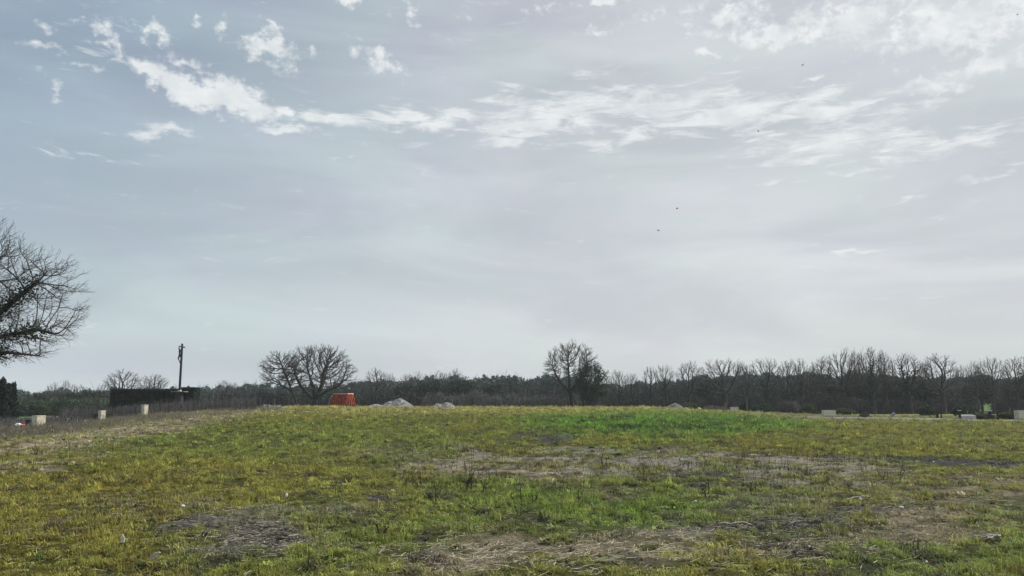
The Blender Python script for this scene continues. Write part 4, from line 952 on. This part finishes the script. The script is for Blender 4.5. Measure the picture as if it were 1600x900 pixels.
ubox(1600, 657, 641.5, 26, 90, 'big pale box cut by the right edge of the photo', rz=-6)
def slab():
    d = 91; X_ = (1508 - 800) / F * d * .99; g0 = H(X_, d); W = 24 / F * d; h = pt(1508, 648, d).z - g0
    root = empty('concrete_slab', (X_, d, g0), R(-5), 'low pale concrete slab with a rounded top beside the capped post', 'slab')
    MB().box(-W / 2, W / 2, -.5, .5, -.2, h - .08, .03, .03).build('slab_body', M['concrete'], root, .05)
    MB().box(-W / 2 + .1, W / 2 - .14, -.4, .4, h - .079, h, .12, .1).build('slab_top', M['concrete'], root, .03)
slab()
def ball():
    d = 104; p = at(1092, d); me = bpy.data.meshes.new('ball'); import bmesh
    bm = bmesh.new(); bmesh.ops.create_icosphere(bm, subdivisions=2, radius=.28)
    g = np.random.default_rng(4)
    for v in bm.verts: v.co *= 1 + g.normal(0, .04); v.co.z *= .85
    bm.to_mesh(me); bm.free(); me.materials.append(noisemat('yellow_stone', (.36, .31, .15), (.5, .44, .24), 5)); o = link('boulder', me); o.location = p + Vector((0, 0, .2))
    tag(o, 'small rounded yellowish boulder on the grass edge right of the earth heap', 'boulder')
ball()

# ------------------------------------------------------------------ posts and stakes
def post(px, py_top, d, wpx, mat, label, cap=None, lean=0, name='post', cat='post', group='posts and stakes round the field'):
    p = at(px, d); h = pt(px, py_top, d).z - p.z; r_ = wpx / 2 / F * d
    root = empty(name, p, R(random.Random(int(px)).uniform(-20, 20)), label, cat, group); root.rotation_euler.y = R(lean)
    MB().box(-r_, r_, -r_, r_, -.3, h, r_ * .1, r_ * .1).build('shaft', mat, root, r_ * .15)
    if cap: MB().box(-r_ * 1.5, r_ * 1.5, -r_ * 1.5, r_ * 1.5, h + .002, h + .09, r_ * .3, r_ * .3).build('cap', cap, root, .01)
    else: MB().box(-r_ * .8, r_ * .8, -r_ * .8, r_ * .8, h + .001, h + .04, r_ * .5, r_ * .5).build('tip', mat, root)
    return root
for a_ in [
 (350, 622, 112, 1.3, M['wood_post'], 'thin grey post left of the pair on the rise, beyond the hedge end'),
 (365, 621.5, 112, 1.5, M['wood_post'], 'second thin grey post right of the hedge, slightly taller'),
 (429, 622.5, 112, 1.8, M['wood_post'], 'thicker pale post near the rubble under the leaning tree'),
 (407, 622, 114, 1.1, M['wood_post'], 'slim grey post left of the pale thicker one'),
 (322, 627, 104, 1.0, M['wood_post'], 'slim stake at the left of the smallest cream box'),
 (107, 654, 70, 2.0, M['wood_post'], 'pale short stake between the first two cream boxes'),
 (114, 652, 70, 1.6, M['dark_post'], 'dark short stake right of the pale one between the cream boxes'),
 (1133, 629, 118, 1.4, M['wood_post'], 'pale stake left of the small two tone box'),
 (1167, 623, 122, 1.4, M['wood_post'], 'tall pale stake right of the small two tone box'),
 (1078, 634, 116, 1.2, M['wood_post'], 'short pale stake in the green scrub mound'),
 (1463, 637, 92, 3.2, M['dark_post'], 'thick dark post, the left one of a close pair'),
 (1469, 637.5, 92.5, 1.8, M['dark_post'], 'thin dark post, the right one of a close pair'),
 (1577, 638, 96, 1.3, M['wood_post'], 'thin pale pole just left of the big pale box'),
 (1557, 642, 90, 3.4, M['dark_post'], 'dark stump right of the capped dark stump'),
 (1510, 641, 104, 1.1, M['wood_post'], 'thin stake behind the low concrete slab')]: post(*a_)
post(1498, 642, 90, 3.4, M['dark_post'], 'dark short post with a pale cap left of the concrete slab', cap=M['concrete'])
post(1545, 642.5, 90.5, 4.2, M['dark_post'], 'squat dark stump with a pale cap right of the slab', cap=M['concrete'])

# ------------------------------------------------------------------ dead weeds: masses and single plants
def stems_mass(name, label, poly, n, h0, h1, mat, seed, rad=.006, cat='dead weeds', branch=3):
    g = np.random.default_rng(seed); Pa = []; Pb = []
    (x0, x1, d0, d1_, f) = poly
    px = g.uniform(x0, x1, n); d = g.uniform(0, 1, n); d = f(px, d) if f else d0 + (d1_ - d0) * d
    x = (px - 800) / F * d * .99; keep = g.uniform(0, 1, n) < .2 + 1.6 * sstep(.4, .62, fbm(x * .7, d * .5, seed, 3)); x, d = x[keep], d[keep]; n = len(x)
    z = Hd(x, d); h = g.uniform(h0, h1, n) * (.5 + fbm(x * .5, d * .3, seed + 5, 3)); a_ = np.stack([x, d, z - .03], -1); dr = g.normal(0, .13, (n, 3)); dr[:, 2] = 1
    top = a_ + dr * h[:, None]; Pa.append(a_); Pb.append(top)
    for k in range(branch):
        t = g.uniform(.3, .9, (n, 1)); q = a_ + (top - a_) * t; e = q + (g.normal(0, .3, (n, 3)) + np.array([0, 0, .5])) * (h[:, None] * .38); Pa.append(q); Pb.append(e)
    Pa = np.concatenate(Pa); Pb = np.concatenate(Pb); V, Fq_ = prisms(Pa, Pb, np.full(len(Pa), rad), np.full(len(Pa), rad * .4)); o = link(name, nmesh(name, V, Fq_, mat)); return tag(o, label, cat, kind='stuff')
stems_mass('dead_weed_thicket', 'grey thicket of leafless weed stems before the dark hedge', (95, 400, 86, 97, None), 7000, .5, 1.35, M['deadstem'], 71, .012)
stems_mass('dead_weed_thicket', 'dark leafless stems mixed into the thicket before the hedge', (60, 420, 82, 97, None), 1100, .4, 1.5, M['deadstem_dark'], 76, .014)
stems_mass('dead_weed_thicket', 'grey leafless stems along the road at the far left', (-40, 130, 66, 78, None), 2200, .3, .8, M['deadstem'], 72, .012)
stems_mass('dead_weeds', 'brown dry weeds on the bank in front of the utility boxes', (-40, 440, 44, 80, lambda px, u: 36 + .09 * np.maximum(px, 0) + u * 34), 11000, .12, .5, noisemat('brown_weed', (.14, .13, .105), (.36, .32, .26), 1), 73, .008)
stems_mass('dead_weeds', 'sparse dark dry stems scattered over the middle of the field', (620, 1400, 16, 30, lambda px, u: 15 + u * 14), 1300, .06, .3, M['deadstem_dark'], 74, .005)
stems_mass('rank_weeds', 'dark rank weeds growing in the bright green patch', (860, 1220, 40, 60, None), 1300, .06, .24, leafmat('rank_leaf', (.02, .045, .015), (.05, .09, .03)), 75, .018)
def weed(px, py, hpx, seed, label):
    g = np.random.default_rng(seed); p = gp(px, py); s_ = hpx / F * p.y; Pa = []; Pb = []
    for k in range(int(g.integers(2, 5))):
        q = np.array([g.normal(0, .02), g.normal(0, .02), -.03]); dr = np.array([g.normal(0, .2), g.normal(0, .2), 1.]); n_ = 6
        for j in range(n_):
            e = q + dr * s_ / n_ * g.uniform(.8, 1.1); Pa.append(q); Pb.append(e)
            if j > 1:
                for r2 in range(2): Pa.append(e); Pb.append(e + np.array([g.normal(0, .5), g.normal(0, .5), g.uniform(.3, .9)]) * s_ * .16)
            q = e; dr = dr + g.normal(0, .12, 3)
    Pa = np.array(Pa); Pb = np.array(Pb); V, Fq_ = prisms(Pa, Pb, np.full(len(Pa), .0075), np.full(len(Pa), .004)); o = link('dead_weed', nmesh('dead_weed', V, Fq_, M['deadstem_dark'])); o.location = p
    tag(o, label, 'weed', 'single dead weeds standing in the field')
for i, a_ in enumerate([
 (728, 768, 26, 'dark dead weed left of the pair near the middle of the field'), (736, 770, 30, 'taller dark dead weed right beside its twin mid field'), (757, 772, 24, 'lone thin dead weed right of the tall pair mid field'),
 (682, 790, 26, 'thin dead weed left of the mid field pair'), (594, 845, 30, 'thin dead stem in the near grass left of centre'), (811, 812, 44, 'tallest thin dead stem, near grass at the centre'),
 (832, 790, 20, 'small dead weed right of the tallest thin stem'), (905, 788, 26, 'bushy dead weed over the dark tangle right of centre'), (1008, 752, 24, 'branching dead weed standing by the dark rut'),
 (945, 735, 16, 'small dead weed on the bare grey strip'), (1108, 785, 26, 'forked dead weed right of centre in green grass'), (1176, 775, 20, 'thin dead weed between the forked one and the right side'),
 (1404, 757, 24, 'lone dead weed at right in pale green grass'), (1378, 750, 14, 'tiny dead weed left of the lone right hand one')]): weed(a_[0], a_[1], a_[2], 100 + i, a_[3])

# ------------------------------------------------------------------ litter of twigs, straw
def litter(name, label, patches, n, L0, L1, rad, mat, seed, cat, lift=.02):
    g = np.random.default_rng(seed); Q = []
    for (cx, cy, rx, ry, wt) in patches:
        m_ = int(n * wt); u = g.normal(0, .5, m_); v = g.normal(0, .5, m_)
        for a_, c_ in zip(cx + u * rx, cy + v * ry):
            Q.append((a_, c_))
    Q = np.array(Q); r_ = np.stack([(Q[:, 0] - 800) / F, CP - (450 - Q[:, 1]) / F * SP, SP + (450 - Q[:, 1]) / F * CP], -1)
    d = np.full(len(Q), 20.)
    for it in range(14):
        x = r_[:, 0] / r_[:, 1] * d; d = .5 * d + .5 * np.clip((Hs(x, d) - CAMZ) / (r_[:, 2] / r_[:, 1]), 4, 110)
    x = r_[:, 0] / r_[:, 1] * d + g.normal(0, .05, len(d)); z = Hd(x, d) + g.uniform(.2, 1.4, len(d)) * lift
    L = g.uniform(L0, L1, len(d)); th = g.uniform(0, math.pi, len(d)); dv = np.stack([np.cos(th), np.sin(th) * .8, g.normal(0, .12, len(d))], -1) * L[:, None] * .5; c_ = np.stack([x, d, z], -1)
    V, Fq_ = prisms(c_ - dv, c_ + dv, g.uniform(.5, 1.3, len(d)) * rad, g.uniform(.3, 1, len(d)) * rad); return tag(link(name, nmesh(name, V, Fq_, mat)), label, cat, kind='stuff')
litter('twig_litter', 'dark and grey broken twigs lying in loose patches on the grass', [(400, 832, 80, 14, .16), (1230, 820, 130, 10, .22), (835, 676, 42, 6, .06), (615, 772, 34, 4, .05), (1460, 717, 180, 5, .12), (740, 738, 90, 4, .05), (1090, 745, 110, 5, .07), (1340, 780, 120, 18, .12), (500, 860, 120, 16, .08), (1560, 722, 40, 5, .05), (1250, 850, 200, 30, .08)], 4200, .06, .30, .005, M['litter_twig'], 81, 'twigs')
litter('straw_litter', 'pale dry straw and stalks strewn over the bare soil', [(1150, 860, 300, 30, .3), (800, 870, 300, 28, .25), (1330, 800, 220, 34, .2), (960, 725, 330, 14, .15), (400, 835, 120, 16, .1)], 4200, .05, .22, .0032, M['straw'], 82, 'straw')
litter('straw_litter', 'thin pale stalks scattered sparsely over the whole near grass', [(300, 820, 500, 70, .4), (900, 800, 700, 80, .6)], 3000, .04, .14, .0025, M['straw'], 83, 'straw', .05)
# branches that can be picked out
def stick(px, py, wpx, rz, mat, seed, label, rad=.012, name='fallen_stick'):
    g = np.random.default_rng(seed); p = gp(px, py); L = wpx / F * p.y; pts_ = []; n_ = 7
    for i in range(n_):
        t = i / (n_ - 1) - .5; xx = p.x + math.cos(R(rz)) * t * L + g.normal(0, L * .02); yy = p.y + math.sin(R(rz)) * t * L + g.normal(0, L * .02)
        pts_.append(Vector((xx, yy, H(xx, yy) + .035 + g.uniform(0, .02))) - Vector(p))
    o = MB().tube(pts_, [rad * (1 - .6 * i / n_) for i in range(n_)], 6).build(name, mat, None, smooth=True); o.location = p; tag(o, label, 'stick', 'sticks lying in the grass')
for i, a_ in enumerate([(1152, 823, 60, 8, M['straw'], 'pale stick at the left end of the dark twig band', .016), (1035, 869, 80, 10, M['straw'], 'long pale stalk on bare soil near the bottom edge', .009), (1160, 845, 40, -20, M['straw'], 'short pale bent stick below the dark twig band', .01), (1330, 783, 50, 25, M['concrete'], 'pale bent stick left of the grey debris at right', .012),
                        (1560, 786, 50, -5, M['straw'], 'pale stick at the right by the bare soil', .011), (985, 888, 60, 14, M['litter_twig'], 'dark stick close to the bottom edge right of centre', .009), (1272, 737, 26, 40, M['deadstem_dark'], 'dark stick on the grey strip at right', .014), (700, 822, 60, 160, M['litter_twig'], 'dark curved stick left of the centre weeds', .010)]):
    stick(a_[0], a_[1], a_[2], a_[3], a_[4], 200 + i, a_[5], a_[6])
def straw_bundle():
    g = np.random.default_rng(8); p = gp(1532, 849); Pa = []; Pb = []
    for k in range(34):
        a0 = g.uniform(-2.6, -.2); rx, ry = g.uniform(.14, .24), g.uniform(.05, .16); prev = None
        for j in range(7):
            t = a0 + j * .33; q = np.array([math.cos(t) * rx + .02, math.sin(t) * ry + .02, .04 + g.uniform(0, .04) + .03 * math.sin(j * .5)])
            if prev is not None: Pa.append(prev); Pb.append(q)
            prev = q
    V, Fq_ = prisms(np.array(Pa), np.array(Pb), np.full(len(Pa), .006), np.full(len(Pa), .005)); o = link('straw_bundle', nmesh('straw_bundle', V, Fq_, M['straw'])); o.location = p
    tag(o, 'pale curled bundle of dry straw lying in the grass at lower right', 'straw bundle')
straw_bundle()
# pale stones and scraps
def stone(px, py, wpx, hpx, seed, mat, label, name='white_stone', cat='stone', group='pale stones lying in the grass'):
    import bmesh
    g = np.random.default_rng(seed); p = gp(px, py); bm = bmesh.new(); bmesh.ops.create_icosphere(bm, subdivisions=2, radius=1)
    k_ = g.normal(0, 1.4, (4, 3))
    for v in bm.verts:
        f = 1 + .16 * sum(math.sin(v.co.dot(Vector(q)) + i) for i, q in enumerate(k_)) / 2; v.co = Vector((v.co.x * wpx / 3.2 / F * p.y * f, v.co.y * wpx / 3.6 / F * p.y * f, v.co.z * hpx / 2 / F * p.y * f))
    me = bpy.data.meshes.new(name); bm.to_mesh(me); bm.free(); me.materials.append(mat); o = link(name, me); o.location = p + Vector((0, 0, hpx / 2.4 / F * p.y + .04)); tag(o, label, cat, group)
for i, a_ in enumerate([(447, 781, 7, 6, 'round white stone left of the mid field, in yellowish grass'), (613, 772, 9, 4, 'flat white stone at the left end of a small dark patch'), (925, 794, 4, 4, 'small white speck of stone just right of centre'), (1265, 862, 6, 4, 'white pebble on brown soil at lower right'),
                        (1345, 786, 7, 4, 'white pebble in the grey debris on the right'), (1448, 887, 6, 4, 'pale pebble close to the bottom at right'), (1459, 726, 5, 3, 'tiny white pebble by the dark rut on the right'), (1443, 863, 5, 3, 'tiny white pebble left of the straw bundle'), (1503, 705, 7, 2, 'flat pale stone far out in the right hand grass'),
                        (1374, 824, 4, 3, 'small pale pebble above the brown soil patch'), (1087, 789, 6, 3, 'flat grey white stone in green grass right of centre'), (285, 797, 10, 4, 'flat pale stone in the left grass'), (1408, 800, 12, 5, 'pale lump of dry debris right of the twig band')]):
    stone(a_[0], a_[1], a_[2], a_[3], 300 + i, M['white'] if i != 12 else M['concrete'], a_[4])
def scrap(px, py, pts2, thick, label, name='paper_scrap', mat='white'):
    p = gp(px, py); k = p.y / F; V = []; n_ = len(pts2)
    for s in (-1, 1):
        for (a_, c_, dd) in pts2: V.append((a_ * k, dd * k + s * thick, c_ * k + .04))
    Fc = [tuple(range(n_)), tuple(range(2 * n_ - 1, n_ - 1, -1))] + [(i, (i + 1) % n_, n_ + (i + 1) % n_, n_ + i) for i in range(n_)]
    Fc = []
    for i in range(1, n_ - 1): Fc += [(0, i, i + 1), (n_, n_ + i + 1, n_ + i)]
    Fc += [(i, (i + 1) % n_, n_ + (i + 1) % n_, n_ + i) for i in range(n_)]
    o = MB().add(V, Fc).build(name, M[mat]); o.location = p; tag(o, label, 'scrap', 'white scraps in the near grass')
scrap(190, 856, [(-2, 0, 0), (3, 0, 1), (3, 6, 2), (0, 13, 0), (-2, 6, -1)], .004, 'upright white paper shard standing in the near grass at lower left')
scrap(238, 881, [(-4, 0, 0), (0, 1, 2), (3, 6, 4), (10, 9, 3), (9, 11, 1), (2, 10, -2), (-3, 6, -2)], .006, 'crumpled white scrap lying right of the upright shard')
def bag():
    import bmesh
    g = np.random.default_rng(3); d = 60; p = at(32, d); root = empty('litter_bag', p, 0, 'crumpled white and red rubbish bag left of the dark box', 'rubbish bag')
    for (nm, mt_, ox, sx_, sz_) in (('bag', 'white', 0, .28, .15), ('red_wrapper', 'red', .34, .09, .08)):
        bm = bmesh.new(); bmesh.ops.create_icosphere(bm, subdivisions=3, radius=1)
        for v in bm.verts: f = .7 + .6 * float(fbm(np.array(v.co.x * 2.3 + 9), np.array(v.co.z * 2.3 + v.co.y * 2 + 9), 4, 3)); v.co = Vector((v.co.x * sx_ * f + ox, v.co.y * .25 * f, v.co.z * sz_ * f + .30))
        me = bpy.data.meshes.new(nm); bm.to_mesh(me); bm.free(); me.materials.append(M[mt_]); link(nm, me, root)
bag()

# ------------------------------------------------------------------ birds
def bird(px, py, d, span, heading, flap, label):
    p = pt(px, py, d); root = empty('flying_bird', p, R(heading), label, 'bird', 'birds flying over the field'); s = span / 2
    MB().tube([(0, s * .62, 0), (0, s * .5, .0), (0, s * .3, 0), (0, 0, -.004), (0, -s * .35, 0), (0, -s * .5, 0)], [s * .02, s * .085, s * .12, s * .17, s * .08, s * .03], 8).build('body', M['feather'], root, smooth=True)
    V = [(-s * .05, -s * .4, 0), (s * .05, -s * .4, 0), (s * .15, -s * .85, 0), (0, -s * .75, .0), (-s * .15, -s * .85, 0), (0, -s * .6, s * .03)]
    MB().add(V, [(0, 1, 5), (1, 2, 5), (2, 3, 5), (3, 4, 5), (4, 0, 5), (1, 0, 4, 3, 2)]).build('tail', M['feather'], root)
    for sg in (-1, 1):
        z1 = s * .45 * flap; z2 = s * .5 * flap - s * .15
        V = [(sg * s * .08, s * .28, .01), (sg * s * .5, s * .34, z1), (sg * s, -s * .1, z2), (sg * s * .55, -s * .05, z1), (sg * s * .1, -s * .22, .01)]
        V2 = [(a_, c_, z - s * .04) for a_, c_, z in V]
        MB().add(V + V2, [(0, 1, 3, 4), (1, 2, 3), (9, 8, 6, 5), (8, 7, 6), (0, 5, 6, 1), (1, 6, 7, 2), (2, 7, 8, 3), (3, 8, 9, 4), (4, 9, 5, 0)]).build('wing', M['feather'], root)
bird(1029, 360, 55, .34, 60, .5, 'lowest flying bird, left of the close pair in mid sky')
bird(1058, 326, 56, .30, 110, .9, 'bird up and right of the lowest one in mid sky')
bird(1185, 205, 60, .32, 75, .6, 'bird before the streaky clouds in the upper right')
bird(1254, 102, 60, .31, 130, 1.0, 'bird just above the small oval cloud in the upper right')
bird(1590, 23, 62, .26, 20, .8, 'bird near the top right corner of the sky')
bird(1247, 146, 95, .26, 80, .4, 'tiny distant bird below the small oval cloud')
bird(1241, 153, 98, .20, 95, .4, 'tiniest bird, just below the tiny distant one')

# ------------------------------------------------------------------ air: a closed box of thin even haze round everything but the sky
hz = MB().box(-3400, 3400, -70, 1620, -4, 48).build('haze', None); hz.data.materials.clear()
m = bpy.data.materials.new('haze_air'); m.use_nodes = True; m.node_tree.nodes.clear(); nb = NB(m.node_tree)
pv = nb.n('ShaderNodeVolumePrincipled'); pv.inputs['Color'].default_value = (.93, .97, 1, 1); pv.inputs['Density'].default_value = .00028
o = nb.n('ShaderNodeOutputMaterial'); m.node_tree.links.new(pv.outputs[0], o.inputs['Volume']); hz.data.materials.append(m)
tag(hz, kind='stuff', label='thin pale haze hanging over the whole field', cat='haze')
